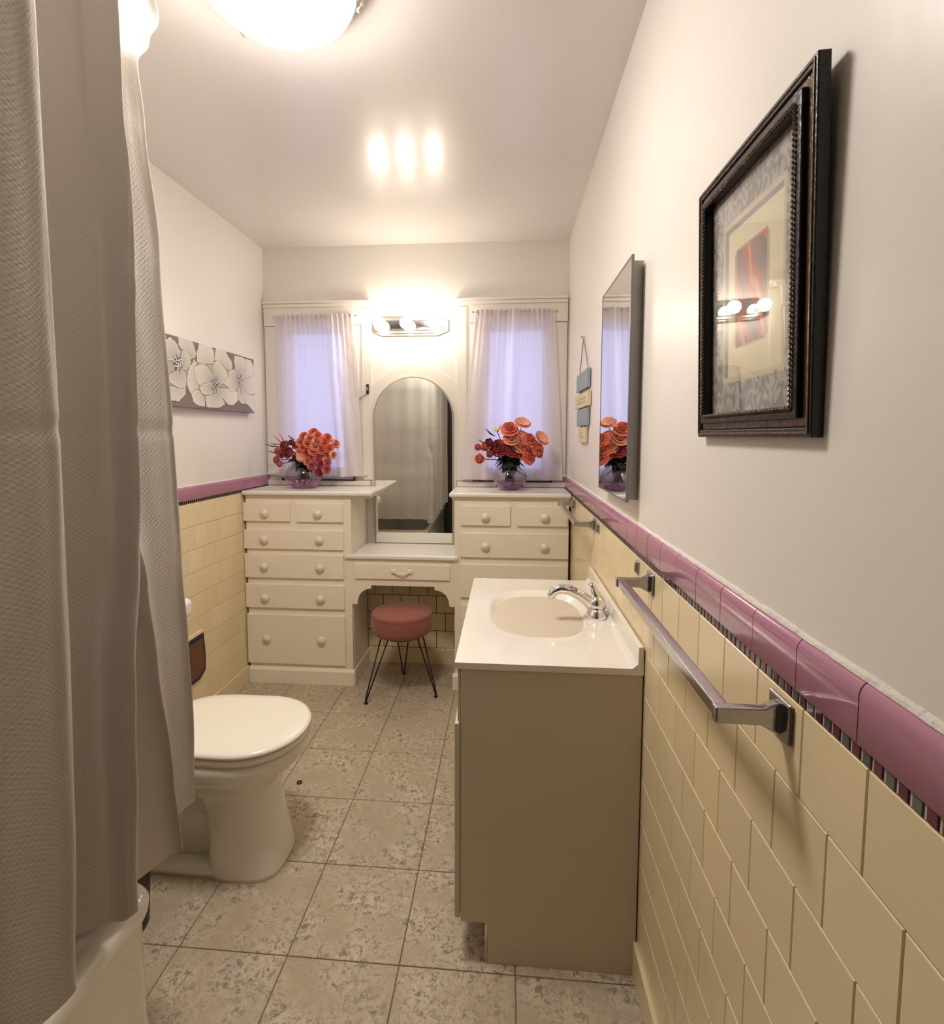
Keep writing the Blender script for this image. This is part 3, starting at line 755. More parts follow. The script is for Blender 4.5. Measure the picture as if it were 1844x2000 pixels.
part(MB().box(XR+.0008, XR+.0035, IY0-.01, IY1+.01, IZ0-.01, IZ1+.01), 'backing_board', m_black, fp)
part(MB().box(XR-.0045, XR-.0035, IY0-.004, IY1+.004, IZ0-.004, IZ1+.004), 'glass', m_picglass, fp)

fp.rotation_euler = (0, -.029, 0)
# ------------------------------------------------------------------ medicine cabinet
mc = thing('medicine_cabinet', 'tall mirrored medicine cabinet with a grey metal edge, mounted on the right wall', 'cabinet', (XR, 1.62, 1.22))
part(MB().box(.321, XR+.0035, 1.425, 1.80, 1.222, 1.846), 'box', m_metal_box, mc, bevel=.001)
part(MB().box(.3165, .3205, 1.399, 1.812, 1.218, 1.853), 'door', m_mirror_edge, mc)
part(MB().box(.3150, .3164, 1.404, 1.808, 1.222, 1.849), 'mirror_face', m_mirror, mc)
mb = MB()
for (a, b, c_, d_) in ((1.399, 1.404, 1.218, 1.853), (1.808, 1.812, 1.218, 1.853), (1.404, 1.808, 1.218, 1.222), (1.404, 1.808, 1.849, 1.853)):
    mb.box(.3140, .3165, a, b, c_, d_)
part(mb, 'door_edge', m_mirror_edge, mc)

# ------------------------------------------------------------------ hanging signs
hs = thing('hanging_sign', 'string of four small grey-blue and cream boards hanging from a nail near the corner', 'sign', (XR, 2.42, 1.36))
boards = [(2.245, 2.590, 1.598, 1.677, m_blue_board), (2.220, 2.632, 1.520, 1.582, m_cream_board), (2.250, 2.562, 1.438, 1.512, m_blue_board), (2.290, 2.500, 1.364, 1.430, m_cream_board)]
for y0, y1, z0, z1, m in boards:
    b = part(MB().box(XR-.011, XR+.001, y0, y1, z0, z1), 'board', m, hs, bevel=.001)
    b['label'] = 'grey-blue board' if m is m_blue_board else 'cream board'
    if m is m_cream_board:
        mk = MB(); rr_ = random.Random(int(y0*1000))
        for row in range(2):
            zz = z0+(z1-z0)*(.62-.27*row); yy = y0+.08
            while yy < y1-.08:
                l = .012+.02*rr_.random(); mk.box(XR-.0115, XR-.011, yy, yy+l, zz-.004, zz+.004); yy += l+.012
        mk2 = part(mk, 'faded_lettering', m_ink, hs); mk2.parent = b
mb = MB()
mb.tube([(XR-.004, 2.54, 1.672), (XR-.003, 2.44, 1.832), (XR-.004, 2.275, 1.674)], .0022, 6)
part(mb, 'twine', m_twine, hs)
for za, zb_, yy in ((1.598, 1.582, 2.50), (1.598, 1.582, 2.33), (1.520, 1.512, 2.50), (1.520, 1.512, 2.33), (1.438, 1.430, 2.44), (1.438, 1.430, 2.35)):
    part(MB().box(XR-.007, XR-.003, yy-.006, yy+.006, zb_-.002, za+.002), 'link', m_twine, hs)
part(MB().lathe([(.0028, .003), (.0028, -.010), (.008, -.011), (.007, -.013)], (XR, 2.442, 1.838), axis=0, n=10), 'nail', m_oldchrome, hs)

# ------------------------------------------------------------------ towel bars
def towel_bar(label, ya, yb, z):
    t = thing('towel_bar', label, 'towel bar', (XR, (ya+yb)/2, z))
    xw = XR-.0025
    for y in (ya, yb):
        s = 1 if y == ya else -1
        part(MB().box(xw-.006, xw, y-.025, y+.025, z-.026, z+.026), 'wall_plate', m_oldchrome, t, bevel=.003)
        pr = [(-.083, -.010), (-.083, .012), (-.025, .012), (-.014, .018), (-.005, .021), (-.005, -.022), (-.014, -.018), (-.028, -.010)]
        part(MB().prism([(xw+p[0], z+p[1]) for p in pr], y-.007, y+.007, 1), 'bracket', m_oldchrome, t, bevel=.003)
    part(MB().box(xw-.080, xw-.062, ya+.007, yb-.007, z-.007, z+.010), 'bar', m_oldchrome, t, bevel=.0015)
    return t
towel_bar('long worn chrome towel bar on the tiled wall nearest the viewer', .655, 1.245, 1.046)
towel_bar('far worn chrome towel bar on the tiled wall beside the right chest', 2.035, 2.650, 1.050)
for k, (y, z, lb) in enumerate(((1.372, 1.052, 'small chrome clip on the tile just behind the long towel bar'), (1.952, 1.051, 'small chrome clip on the tile just in front of the far towel bar'))):
    t = thing('wall_clip', lb, 'clip', (XR, y, z), 'leftover chrome clips')
    part(MB().box(XR-.008, XR-.002, y-.010, y+.010, z-.018, z+.018), 'plate', m_oldchrome, t, bevel=.003)
    part(MB().box(XR-.013, XR-.008, y-.007, y+.002, z-.012, z+.014), 'tongue', m_oldchrome, t, bevel=.002)

# ------------------------------------------------------------------ sink vanity
vx0, vx1, vy0, vy1, vz = -.118, .3405, 1.285, 2.070, .803
va = thing('sink_vanity', 'white bathroom vanity cabinet with a moulded sink top against the right wall', 'vanity', (.11, 1.67, 0))
side = [(vx0+.006, .114), (vx0+.006, vz), (vx1, vz), (vx1, .0), (-.040, 0), (-.040, .114)]
part(MB().prism(side, vy0, vy1-.004, 1), 'cabinet', m_cab, va, bevel=.0012)
part(MB().box(vx0-.002, vx0+.0055, vy0+.002, vy1-.006, .662, vz-.006), 'false_drawer_front', m_cab, va, bevel=.0015)
for a, b in ((vy0+.002, (vy0+vy1)/2-.002), ((vy0+vy1)/2+.002, vy1-.006)):
    d = part(MB().box(vx0-.010, vx0+.0045, a, b, .122, .655), 'door', m_cab, va, bevel=.0015)
    kx = b-.03 if a < 1.5 else a+.03
    k = part(MB().lathe([(.005, 0), (.005, -.010), (.013, -.014), (.014, -.020), (.005, -.025)], (vx0-.010, kx, .59), axis=0, n=14), 'knob', m_chrome, va, smooth=True)
    k.parent = d
part(MB().box(-.048, -.0405, vy0+.001, vy1-.006, .0, .113), 'toe_kick', m_cab, va)
# top with integral oval basin
tz = .8195; bx, by, ax_, ay_ = .108, 1.700, .146, .212
tx0, tx1, ty0, ty1 = -.127, .3415, vy0-.003, 2.076
def topf(u, v):
    x = tx0+(tx1-tx0)*u; y = ty0+(ty1-ty0)*v
    d = (abs((x-bx)/ax_)**2.5+abs((y-by)/ay_)**2.5)**.4
    z = tz
    if d < 1.10:
        q = 1-(d/1.10)**2.0; z = tz-.100*q**1.25
    # cove up to the back splash
    c = max(0, (x-(tx1-.030))/.014); c = min(c, 1); z += .012*c*c
    return (x, y, z)
mb = MB().grid(topf, 96, 150)
nu, nv = 96, 150
rim = [topf(0, b/nv) for b in range(nv+1)]+[topf(a/nu, 1) for a in range(1, nu+1)]+[topf(1, 1-b/nv) for b in range(1, nv+1)]+[topf(1-a/nu, 0) for a in range(1, nu)]
mb.rings([rim, [(p[0], p[1], min(p[2]-.003, tz-.0165)) for p in rim]], False, False)
part(mb, 'sink_top', m_marble, va, smooth=False)
va.children[-1].data.polygons.foreach_set('use_smooth', [k < nu*nv for k in range(len(va.children[-1].data.polygons))])
part(MB().prism([(.3275, .872), (.3300, .8755), (.3405, .8755), (.3412, tz-.0165), (.3275, tz-.0165)], ty0-.0009, ty1+.0009, 1), 'back_splash', m_marble, va, bevel=.002)
part(MB().lathe([(.0, .001), (.018, .002), (.022, .004), (.020, .005), (.0, .006)], (bx+.01, by, tz-.099), n=20), 'drain', m_chrome, va, smooth=True)

fa = thing('faucet', 'polished chrome single lever faucet on the sink top', 'faucet', (.288, 1.655, tz))
fx, fy = .288, 1.655
part(MB().lathe([(.034, .0), (.034, .010), (.031, .018), (.027, .026), (.025, .032)], (fx, fy, tz-.002), n=28, sx=.95, sy=1.25), 'base', m_chrome, fa, smooth=True)
part(MB().lathe([(.028, .030), (.0295, .042), (.027, .054), (.019, .066), (.006, .071)], (fx+.002, fy, tz), n=24), 'body', m_chrome, fa, smooth=True)
sp = [(fx-.006, fy, tz+.030), (fx-.028, fy, tz+.052), (fx-.055, fy, tz+.072), (fx-.085, fy, tz+.085), (fx-.112, fy, tz+.088), (fx-.132, fy, tz+.080), (fx-.142, fy, tz+.064), (fx-.143, fy, tz+.058)]
part(MB().tube(sp, .012, 16, rr=[.020, .0185, .017, .016, .0155, .015, .0135, .0125]), 'spout', m_chrome, fa, smooth=True)
part(MB().tube([(fx+.002, fy, tz+.060), (fx-.002, fy, tz+.072), (fx-.008, fy, tz+.084), (fx-.012, fy, tz+.096), (fx-.020, fy, tz+.107)], .008, 12, rr=[.019, .0145, .011, .010, .0075]), 'lever', m_chrome, fa, smooth=True)
part(MB().lathe([(.003, 0), (.003, .002)], (fx-.019, fy, tz+.052), axis=0, n=8), 'indicator', m_red, fa)

# ------------------------------------------------------------------ toilet
to = thing('toilet', 'white porcelain toilet with closed lid against the left wall', 'toilet', (-1.0, 1.60, 0))
YT = 1.600
def sect(xf, xb, hw, z, n=48, p=2.4, pb=4.0, yc=YT):
    """outline, rounded front at xf (towards +x), squarer back at xb"""
    xm = xf-min(hw*1.05, (xf-xb)*.5); R = []
    for k in range(n):
        a = 2*PI*k/n; c, s = math.cos(a), math.sin(a)
        if c >= 0:
            q = 2/p; R.append((xm+(xf-xm)*abs(c)**q, yc+hw*math.copysign(abs(s)**q, s), z))
        else:
            q = 2/pb; R.append((xm-(xm-xb)*abs(c)**q, yc+hw*math.copysign(abs(s)**q, s), z))
    return R
YB_ = 1.588
secs = [sect(-.708, -.945, .120, .0, p=3.0, yc=YB_), sect(-.709, -.945, .119, .012, p=3.0, yc=YB_), sect(-.718, -.945, .116, .05, p=2.9, yc=YB_), sect(-.735, -.945, .113, .13, p=2.7, yc=YB_), sect(-.750, -.950, .115, .21, p=2.5, yc=YB_+.004),
        sect(-.748, -.98, .124, .260, p=2.3), sect(-.728, -1.05, .140, .295, p=2.2), sect(-.690, -1.13, .165, .325, p=2.1), sect(-.664, -1.16, .180, .350, p=2.1), sect(-.655, -1.16, .184, .375, p=2.1), sect(-.655, -1.16, .184, .398, p=2.1), sect(-.663, -1.155, .178, .404, p=2.1)]
part(MB().rings(secs), 'bowl', m_porc, to, smooth=True)
secs = [sect(-.90, -1.34, .070, .0, p=4), sect(-.90, -1.34, .070, .18, p=4), sect(-.90, -1.30, .08, .28, p=4), sect(-.96, -1.30, .12, .34, p=4), sect(-1.0, -1.40, .15, .398, p=4)]
part(MB().rings(secs), 'trapway', m_porc, to, smooth=True)
part(MB().rings([sect(-.80, -1.34, .110, 0, p=3.5, yc=YB_), sect(-.80, -1.34, .108, .022, p=3.5, yc=YB_), sect(-.82, -1.33, .09, .032, p=3.5, yc=YB_)]), 'foot_flange', m_porc, to, smooth=True)
part(MB().rings([sect(-.668, -1.115, .166, .4065, p=2.1), sect(-.647, -1.12, .185, .410, p=2.1), sect(-.647, -1.12, .185, .424, p=2.1), sect(-.653, -1.115, .181, .428, p=2.1)]), 'seat', m_seat, to, smooth=True)
part(MB().rings([sect(-.666, -1.130, .166, .4300, p=2.1), sect(-.643, -1.135, .187, .435, p=2.1), sect(-.644, -1.135, .186, .443, p=2.1), sect(-.657, -1.125, .176, .4485, p=2.1), sect(-.70, -1.09, .145, .4515, p=2.1), sect(-.80, -1.0, .07, .4530, p=2.1)]), 'lid', m_seat, to, smooth=True)
for s in (-1, 1): part(MB().tube([(-1.125, YT+s*.075-.022, .429), (-1.125, YT+s*.075+.022, .429)], .011, 12), 'hinge', m_seat, to, smooth=True)
part(MB().box(-1.435, -1.175, 1.395, 1.795, .400, .725), 'tank', m_porc, to, bevel=.025, seg=4)
part(MB().box(-1.442, -1.150, 1.380, 1.812, .725, .797), 'tank_lid', m_porc, to, bevel=.022, seg=4)
part(MB().tube([(-1.172, 1.44, .675), (-1.158, 1.44, .675), (-1.152, 1.47, .670), (-1.152, 1.51, .665)], .006, 8), 'flush_lever', m_chrome, to)

ac = thing('wall_panel', 'brown board with a dark navy border on the left tiled wall behind the toilet tank', 'panel', (XL, 2.26, .34))
pn = [(2.12, .238), (2.30, .236), (2.348, .262), (2.354, .330), (2.342, .452), (2.12, .452)]
def scp(P, k): 
    cyp = sum(p[0] for p in P)/len(P); czp = sum(p[1] for p in P)/len(P)
    return [(cyp+(p[0]-cyp)*k, czp+(p[1]-czp)*k) for p in P]
part(MB().prism(pn, XL+.003, XL+.012, 0), 'border', m_navy, ac, bevel=.002)
part(MB().prism(scp(pn, .80), XL+.0121, XL+.015, 0), 'brown_face', m_brown, ac)
part(MB().box(XL+.003, XL+.014, 2.12, 2.338, .4525, .466), 'top_strip', m_cream, ac)

# ------------------------------------------------------------------ stool
st = thing('round_stool', 'round brownish-rose velvet stool on thin black hairpin legs, under the dressing table', 'stool', (-.555, 2.715, 0))
sx, sy = -.552, 2.705
part(MB().lathe([(.120, .338), (.146, .346), (.159, .362), (.1615, .380), (.1615, .440), (.159, .446), (.160, .450), (.152, .458), (.12, .463), (.05, .466), (.002, .467)], (sx, sy, 0), n=48), 'seat', m_velvet, st, smooth=True)
part(MB().lathe([(.1600, .440), (.1630, .443), (.1600, .446)], (sx, sy, 0), n=48, cap0=False, cap1=False), 'piping', m_velvet, st, smooth=True)
part(MB().lathe([(.11, .328), (.11, .340)], (sx, sy, 0), n=24), 'mount_plate', m_wire, st)
for (fx_, fy_) in ((-.719, 2.577), (-.366, 2.676), (-.590, 2.930)):
    d = Vector((fx_-sx, fy_-sy, 0)).normalized(); pr = Vector((-d.y, d.x, 0))
    top = Vector((sx, sy, .334))+d*.10
    foot = Vector((fx_, fy_, .010))
    p = [top+pr*.040, foot+pr*.006+Vector((0, 0, .012)), foot+Vector((0, 0, -.002)), foot-pr*.006+Vector((0, 0, .012)), top-pr*.040]
    lg = part(MB().tube(p, .0038, 8), 'leg', m_wire, st, smooth=True)
    ft_ = part(MB().lathe([(.006, 0), (.0095, .002), (.0095, .009), (.005, .014)], (fx_, fy_, 0), n=12), 'foot', m_wire, st, smooth=True); ft_.parent = lg

# ------------------------------------------------------------------ vases and bouquets
def petal_ring(mb, n, r0, r1, h0, h1, wd, curl, ph, cup=.3):
    for k in range(n):
        a = ph+2*PI*k/n+random.uniform(-.12, .12); c, s = math.cos(a), math.sin(a)
        i = len(mb.v); R, T = 3, 4
        for u in range(R+1):
            uu = u/R; rad = r0+(r1-r0)*math.sin(uu*PI/2*.98); z = h0+(h1-h0)*(uu**.8)+curl*uu**3
            ww = wd*math.sin(PI*(.18+.62*uu))
            for v in range(T+1):
                vv = v/T*2-1
                lx = rad-abs(vv)**2*ww*cup; ly = vv*ww
                mb.v.append((lx*c-ly*s, lx*s+ly*c, z-(abs(vv)**2)*ww*.1))
        for u in range(R):
            for v in range(T):
                q = i+u*(T+1)+v; mb.f.append((q, q+1, q+T+2, q+T+1))
def bloom_mesh(name, m, kind):
    mb = MB()
    if kind == 'rose':
        petal_ring(mb, 3, .001, .006, .004, .024, .007, 0, 0, .9)
        petal_ring(mb, 4, .002, .011, .002, .024, .011, 0, .5, .6)
        petal_ring(mb, 5, .003, .017, 0, .021, .013, -.001, 1.1, .5)
        petal_ring(mb, 6, .003, .025, -.002, .016, .016, -.004, .2, .35)
        petal_ring(mb, 6, .003, .031, -.004, .008, .018, -.006, .7, .3)
    elif kind == 'bud':
        petal_ring(mb, 3, .001, .006, 0, .026, .008, 0, 0, .9)
        petal_ring(mb, 4, .002, .011, -.002, .024, .011, 0, .6, .6)
        petal_ring(mb, 5, .002, .016, -.004, .019, .012, -.003, .2, .4)
    else:
        petal_ring(mb, 7, .004, .036, 0, .012, .017, -.002, 0, .15)
        petal_ring(mb, 7, .003, .028, .003, .018, .014, 0, .4, .15)
    return mb.mesh(name, m, smooth=True)
KINDS = {}
for nm, m in (('coral', m_coral), ('peach', m_peach), ('red', m_red), ('pink', m_pink)):
    KINDS[nm, 'rose'] = bloom_mesh('rose_bloom', m, 'rose'); KINDS[nm, 'bud'] = bloom_mesh('rose_bud', m, 'bud'); KINDS[nm, 'open'] = bloom_mesh('open_bloom', m, 'open')
KINDS['yellow', 'open'] = bloom_mesh('open_bloom', m_yellow, 'open')
def vase(label, cx, cy, R, mpeb, seed):
    t = thing('glass_vase', label, 'vase', (cx, cy, ZTOP), 'round glass bowl vases')
    H = .128; prof = []
    for k in range(0, 15):
        a = -1.12+ (1.12+.96)*k/14; prof.append((R*math.cos(a), R*.80*math.sin(a)+.072))
    prof.append((prof[-1][0]+.004, prof[-1][1]+.004))
    inn_ = [(max(r-.0025, .001), z+.002) for r, z in prof[::-1]]
    part(MB().lathe(prof+inn_, (cx, cy, ZTOP), n=40, cap0=True, cap1=True), 'bowl', m_vase, t, smooth=True)
    rnd = random.Random(seed); mb = MB()
    for k in range(130):
        z = .010+rnd.random()**1.2*.038; rr = (R*.62 if z < .015 else R*.84)*math.sqrt(rnd.random()); a = rnd.random()*2*PI
        s = rnd.uniform(.006, .010); c = Vector((cx+rr*math.cos(a), cy+rr*math.sin(a), ZTOP+z))
        mb.lathe([(s*.4, -s*.6), (s, 0), (s*.4, s*.6)], c, n=6)
    p = part(mb, 'glass_pebbles', mpeb, t, smooth=True); p['kind'] = 'stuff'
    return t
def bouquet(label, cx, cy, blooms, leaves, blades, seed):
    t = thing('flower_bouquet', label, 'flowers', (cx, cy, ZTOP+.05), 'artificial bouquets')
    rnd = random.Random(seed); base = Vector((cx, cy, ZTOP+.05)); neck = Vector((cx, cy, ZTOP+.15))
    for (dx, dy, z, col, kind, sc_) in blooms:
        p = Vector((cx+dx, cy+dy, z)); cen = Vector((cx, cy+.01, ZTOP+.17))
        d = (p-cen).normalized(); d = (d+Vector((0, -.55, .12))).normalized()
        q = d.to_track_quat('Z', 'Y').to_euler()
        o = place(KINDS[col, kind], KINDS[col, kind].name.split('.')[0], t, p-t.location, q, (sc_,)*3)
        b0 = base+Vector((rnd.uniform(-.03, .03), rnd.uniform(-.03, .03), rnd.uniform(-.02, 0)))
        n0 = neck+Vector((rnd.uniform(-.02, .02), rnd.uniform(-.02, .02), 0))
        part(MB().tube([b0, n0, n0.lerp(p, .5)+Vector((0, 0, .01)), p-d*.004], .0022, 5), 'stem', m_stem, t)
    for k in range(leaves):
        a = rnd.uniform(0, 2*PI) if k % 3 else rnd.uniform(PI*1.15, PI*1.85); el = rnd.uniform(-.45, .85)
        b0 = neck+Vector((rnd.uniform(-.02, .02), rnd.uniform(-.02, .02), rnd.uniform(0, .03)))
        d = Vector((math.cos(a)*math.cos(el), math.sin(a)*math.cos(el)*.8, math.sin(el))).normalized()
        L_ = rnd.uniform(.05, .095); wv = d.cross(Vector((0, 0, 1))).normalized()
        mb = MB()
        def lf(u, v):
            wd = .019*math.sin(PI*min(.97, max(.03, u)))
            return b0+d*L_*u+wv*(v*2-1)*wd+Vector((0, 0, .012*u*(1-u)*4-.004*abs(v*2-1)-.02*u*u))
        mb.grid(lf, 5, 2); part(mb, 'leaf', m_leaf, t, smooth=True)
    for k in range(12):
        a = rnd.uniform(0, 2*PI); b0 = neck+Vector((rnd.uniform(-.02, .02), rnd.uniform(-.02, .02), .005))
        d = Vector((math.cos(a)*.45, math.sin(a)*.45, -1)).normalized(); wv = d.cross(Vector((0, 1, .1))).normalized(); L_ = rnd.uniform(.045, .075)
        mb = MB().grid(lambda u, v: b0+d*L_*u+wv*(v*2-1)*.014*math.sin(PI*min(.97, max(.03, u))), 5, 2)
        part(mb, 'leaf', m_leaf, t, smooth=True)
    for (x0_, z0_, x1_, z1_, w_, m) in blades:
        a = Vector((cx+x0_, cy-.02, z0_)); b = Vector((cx+x1_, cy-.045, z1_)); mid = a.lerp(b, .5)+Vector((0, 0, -.006))
        part(MB().tube([a, mid, b], w_, 6, rr=[w_*.5, w_, w_*.3]), 'grass_blade', m, t, smooth=True)
    return t
va1 = (-1.166, 2.930); va2 = (.020, 2.930)
vase('round glass vase with pink pebbles on the left chest', *va1, .104, m_peb1, 1)
vase('round glass vase with violet pebbles on the right chest', *va2, .095, m_peb2, 2)
def B(*a): return a
left = []
rnd = random.Random(5)
# big coral dome on the right of the bunch
for k in range(22):
    a = rnd.uniform(0, 2*PI); r = math.sqrt((k+.5)/22)
    dx = .085+.115*r*math.cos(k*2.4); dz = 1.335+.080*r*math.sin(k*2.4); dy = -.015-.075*math.sqrt(max(0, 1-r*r))
    left.append((dx, dy, dz, 'coral' if k % 3 else 'peach', 'rose', 1.0))
for (dx, dz, col, kd, s) in ((-.075, 1.335, 'red', 'rose', 1.1), (-.055, 1.295, 'red', 'rose', 1.1), (-.09, 1.29, 'red', 'rose', .9), (-.03, 1.345, 'red', 'bud', 1.2), (-.115, 1.305, 'pink', 'rose', .9), (-.12, 1.255, 'pink', 'rose', 1.0), (-.095, 1.235, 'pink', 'bud', 1.2),
                          (.02, 1.275, 'peach', 'open', .9), (.055, 1.250, 'peach', 'rose', .9), (.075, 1.225, 'pink', 'rose', .9), (.11, 1.265, 'pink', 'rose', .9), (.135, 1.225, 'red', 'rose', 1.0), (.165, 1.245, 'pink', 'rose', .9), (.16, 1.205, 'pink', 'rose', 1.), (.12, 1.19, 'red', 'rose', .9), (.045, 1.30, 'red', 'bud', 1.), (.20, 1.285, 'peach', 'rose', .8)):
    left.append((dx, -.075, dz, col, kd, s))
bouquet('full bouquet of coral, crimson and pink roses in the left vase', *va1, left, 50,
        [(-.10, 1.34, -.155, 1.40, .004, m_pink), (-.09, 1.345, -.12, 1.405, .004, m_pink), (-.10, 1.335, -.135, 1.38, .003, m_pink), (-.13, 1.33, -.205, 1.345, .004, m_leaf), (-.12, 1.295, -.19, 1.305, .004, m_leaf), (-.13, 1.345, -.18, 1.352, .003, m_leaf), (-.04, 1.37, -.07, 1.395, .004, m_leaf)], 3)
right = []
for (dx, dz, col, kd, s) in ((.065, 1.455, 'peach', 'open', 1.0), (-.005, 1.425, 'coral', 'rose', 1.35), (.005, 1.375, 'peach', 'rose', 1.2), (.165, 1.375, 'peach', 'open', 1.0), (.10, 1.37, 'coral', 'rose', 1.1), (.09, 1.32, 'coral', 'rose', 1.2), (.145, 1.32, 'coral', 'rose', 1.1), (.05, 1.335, 'peach', 'rose', 1.1),
                          (.06, 1.39, 'peach', 'open', .8), (-.105, 1.345, 'red', 'bud', 1.3), (-.065, 1.34, 'red', 'rose', 1.0), (-.045, 1.315, 'red', 'rose', 1.0), (.01, 1.315, 'red', 'rose', 1.15), (-.125, 1.325, 'coral', 'bud', 1.25), (-.165, 1.325, 'pink', 'bud', 1.0), (-.15, 1.265, 'coral', 'bud', 1.4), (-.10, 1.29, 'pink', 'bud', 1.1), (.10, 1.275, 'coral', 'rose', 1.1), (.145, 1.29, 'coral', 'bud', 1.1)):
    right.append((dx, -.07 if kd != 'open' else -.05, dz, col, kd, s*1.28))
for (dx, dz, col, s) in ((.03, 1.36, 'coral', 1.1), (.12, 1.345, 'peach', 1.1), (.07, 1.29, 'peach', 1.1), (-.03, 1.345, 'coral', 1.0), (.04, 1.30, 'coral', 1.0), (-.085, 1.315, 'red', 1.0), (.115, 1.30, 'coral', 1.1)):
    right.append((dx, -.035, dz, col, 'rose', s*1.15))
right.append((-.075, -.06, 1.425, 'yellow', 'open', .45))
bouquet('loose bouquet of orange, peach and crimson roses in the right vase', *va2, right, 64,
        [(-.085, 1.39, -.135, 1.432, .005, m_leaf), (-.12, 1.35, -.175, 1.372, .004, m_leaf), (-.07, 1.41, -.055, 1.455, .003, m_leaf), (.03, 1.21, .105, 1.165, .0025, m_stem), (.11, 1.395, .085, 1.41, .009, m_leaf)], 8)

# ------------------------------------------------------------------ flower canvas on the left wall
cv = thing('canvas_painting', 'long canvas painting of three white flowers with silver centres on the left wall', 'painting', (XL, 2.42, 1.67))
CY0, CY1, CZ0, CZ1 = 1.95, 2.878, 1.519, 1.818; cxf = XL+.034
part(MB().box(XL-.004, cxf-.0006, CY0, CY1, CZ0, CZ1), 'stretcher', m_canvas_side, cv)
SH = [  # painted petal outlines (y, z) on the canvas, back to front: outline, point the petal radiates from
 ([(1.95,1.80),(2.05,1.81),(2.10,1.77),(2.08,1.70),(1.98,1.68)], (1.99,1.69)), ([(1.96,1.66),(2.06,1.66),(2.10,1.60),(2.04,1.55),(1.96,1.56)], (2.10,1.68)),
 ([(2.201,1.822),(2.296,1.822),(2.319,1.787),(2.331,1.767),(2.317,1.747),(2.282,1.737),(2.263,1.756),(2.223,1.767),(2.199,1.787)], (2.28,1.70)),
 ([(2.356,1.822),(2.457,1.822),(2.475,1.799),(2.478,1.765),(2.467,1.742),(2.414,1.735),(2.35,1.724),(2.331,1.734),(2.332,1.759),(2.341,1.786)], (2.43,1.66)),
 ([(2.498,1.822),(2.582,1.822),(2.608,1.795),(2.644,1.772),(2.645,1.744),(2.625,1.727),(2.588,1.731),(2.532,1.757),(2.482,1.755),(2.482,1.787)], (2.58,1.68)),
 ([(2.146,1.808),(2.167,1.8),(2.189,1.785),(2.211,1.76),(2.198,1.734),(2.17,1.715),(2.12,1.709),(2.10,1.74),(2.11,1.79)], (2.185,1.70)),
 ([(2.227,1.766),(2.259,1.763),(2.282,1.742),(2.287,1.718),(2.272,1.701),(2.246,1.683),(2.214,1.685),(2.214,1.719),(2.218,1.747)], (2.188,1.70)),
 ([(2.13,1.648),(2.178,1.67),(2.222,1.68),(2.244,1.661),(2.247,1.634),(2.233,1.604),(2.2,1.596),(2.162,1.607),(2.128,1.619)], (2.188,1.702)),
 ([(2.13,1.603),(2.2,1.593),(2.237,1.602),(2.239,1.58),(2.205,1.553),(2.189,1.542),(2.13,1.54)], (2.19,1.66)),
 ([(2.308,1.741),(2.332,1.721),(2.314,1.701),(2.324,1.668),(2.344,1.634),(2.334,1.608),(2.28,1.578),(2.261,1.596),(2.25,1.625),(2.256,1.655),(2.266,1.686),(2.272,1.701),(2.298,1.719)], (2.40,1.64)),
 ([(2.28,1.578),(2.307,1.595),(2.333,1.603),(2.363,1.585),(2.384,1.555),(2.383,1.529),(2.338,1.529),(2.295,1.544)], (2.42,1.63)),
 ([(2.395,1.577),(2.443,1.593),(2.492,1.595),(2.542,1.582),(2.561,1.55),(2.508,1.53),(2.401,1.527),(2.393,1.553)], (2.475,1.644)),
 ([(2.504,1.625),(2.592,1.631),(2.669,1.629),(2.697,1.616),(2.689,1.575),(2.642,1.549),(2.592,1.549),(2.552,1.577),(2.492,1.6)], (2.475,1.644)),
 ([(2.472,1.748),(2.522,1.758),(2.552,1.743),(2.587,1.717),(2.601,1.693),(2.583,1.663),(2.535,1.648),(2.501,1.64),(2.477,1.659),(2.465,1.71)], (2.475,1.644)),
 ([(2.323,1.71),(2.377,1.728),(2.413,1.719),(2.445,1.697),(2.467,1.673),(2.467,1.645),(2.399,1.640),(2.352,1.622),(2.327,1.637),(2.316,1.669),(2.311,1.696)], (2.475,1.644)),
 ([(2.343,1.614),(2.38,1.633),(2.446,1.647),(2.464,1.634),(2.453,1.596),(2.4,1.585),(2.364,1.59)], (2.475,1.644)),
 ([(2.675,1.811),(2.774,1.812),(2.791,1.786),(2.782,1.743),(2.75,1.70),(2.709,1.70),(2.676,1.748),(2.664,1.781)], (2.716,1.688)),
 ([(2.786,1.81),(2.849,1.809),(2.878,1.775),(2.878,1.735),(2.823,1.703),(2.74,1.684),(2.746,1.71),(2.788,1.744)], (2.716,1.688)),
 ([(2.734,1.652),(2.775,1.635),(2.83,1.618),(2.878,1.619),(2.876,1.519),(2.826,1.547),(2.772,1.577),(2.732,1.619)], (2.716,1.688)),
 ([(2.74,1.678),(2.836,1.713),(2.878,1.732),(2.878,1.628),(2.831,1.621),(2.776,1.638),(2.737,1.656)], (2.716,1.688)),
 ([(2.705,1.656),(2.726,1.619),(2.76,1.586),(2.777,1.563),(2.729,1.563),(2.698,1.584),(2.691,1.616)], (2.716,1.688)),
 ([(2.614,1.723),(2.648,1.736),(2.687,1.726),(2.694,1.697),(2.694,1.654),(2.669,1.629),(2.619,1.624),(2.593,1.645),(2.560,1.650),(2.575,1.670),(2.607,1.694)], (2.716,1.688))]
BB = [(min(p[0] for p in P), max(p[0] for p in P), min(p[1] for p in P), max(p[1] for p in P)) for P, c in SH]
def inside(P, y, z):
    r = False; j = len(P)-1
    for i in range(len(P)):
        if (P[i][1] > z) != (P[j][1] > z) and y < (P[j][0]-P[i][0])*(z-P[i][1])/(P[j][1]-P[i][1])+P[i][0]: r = not r
        j = i
    return r
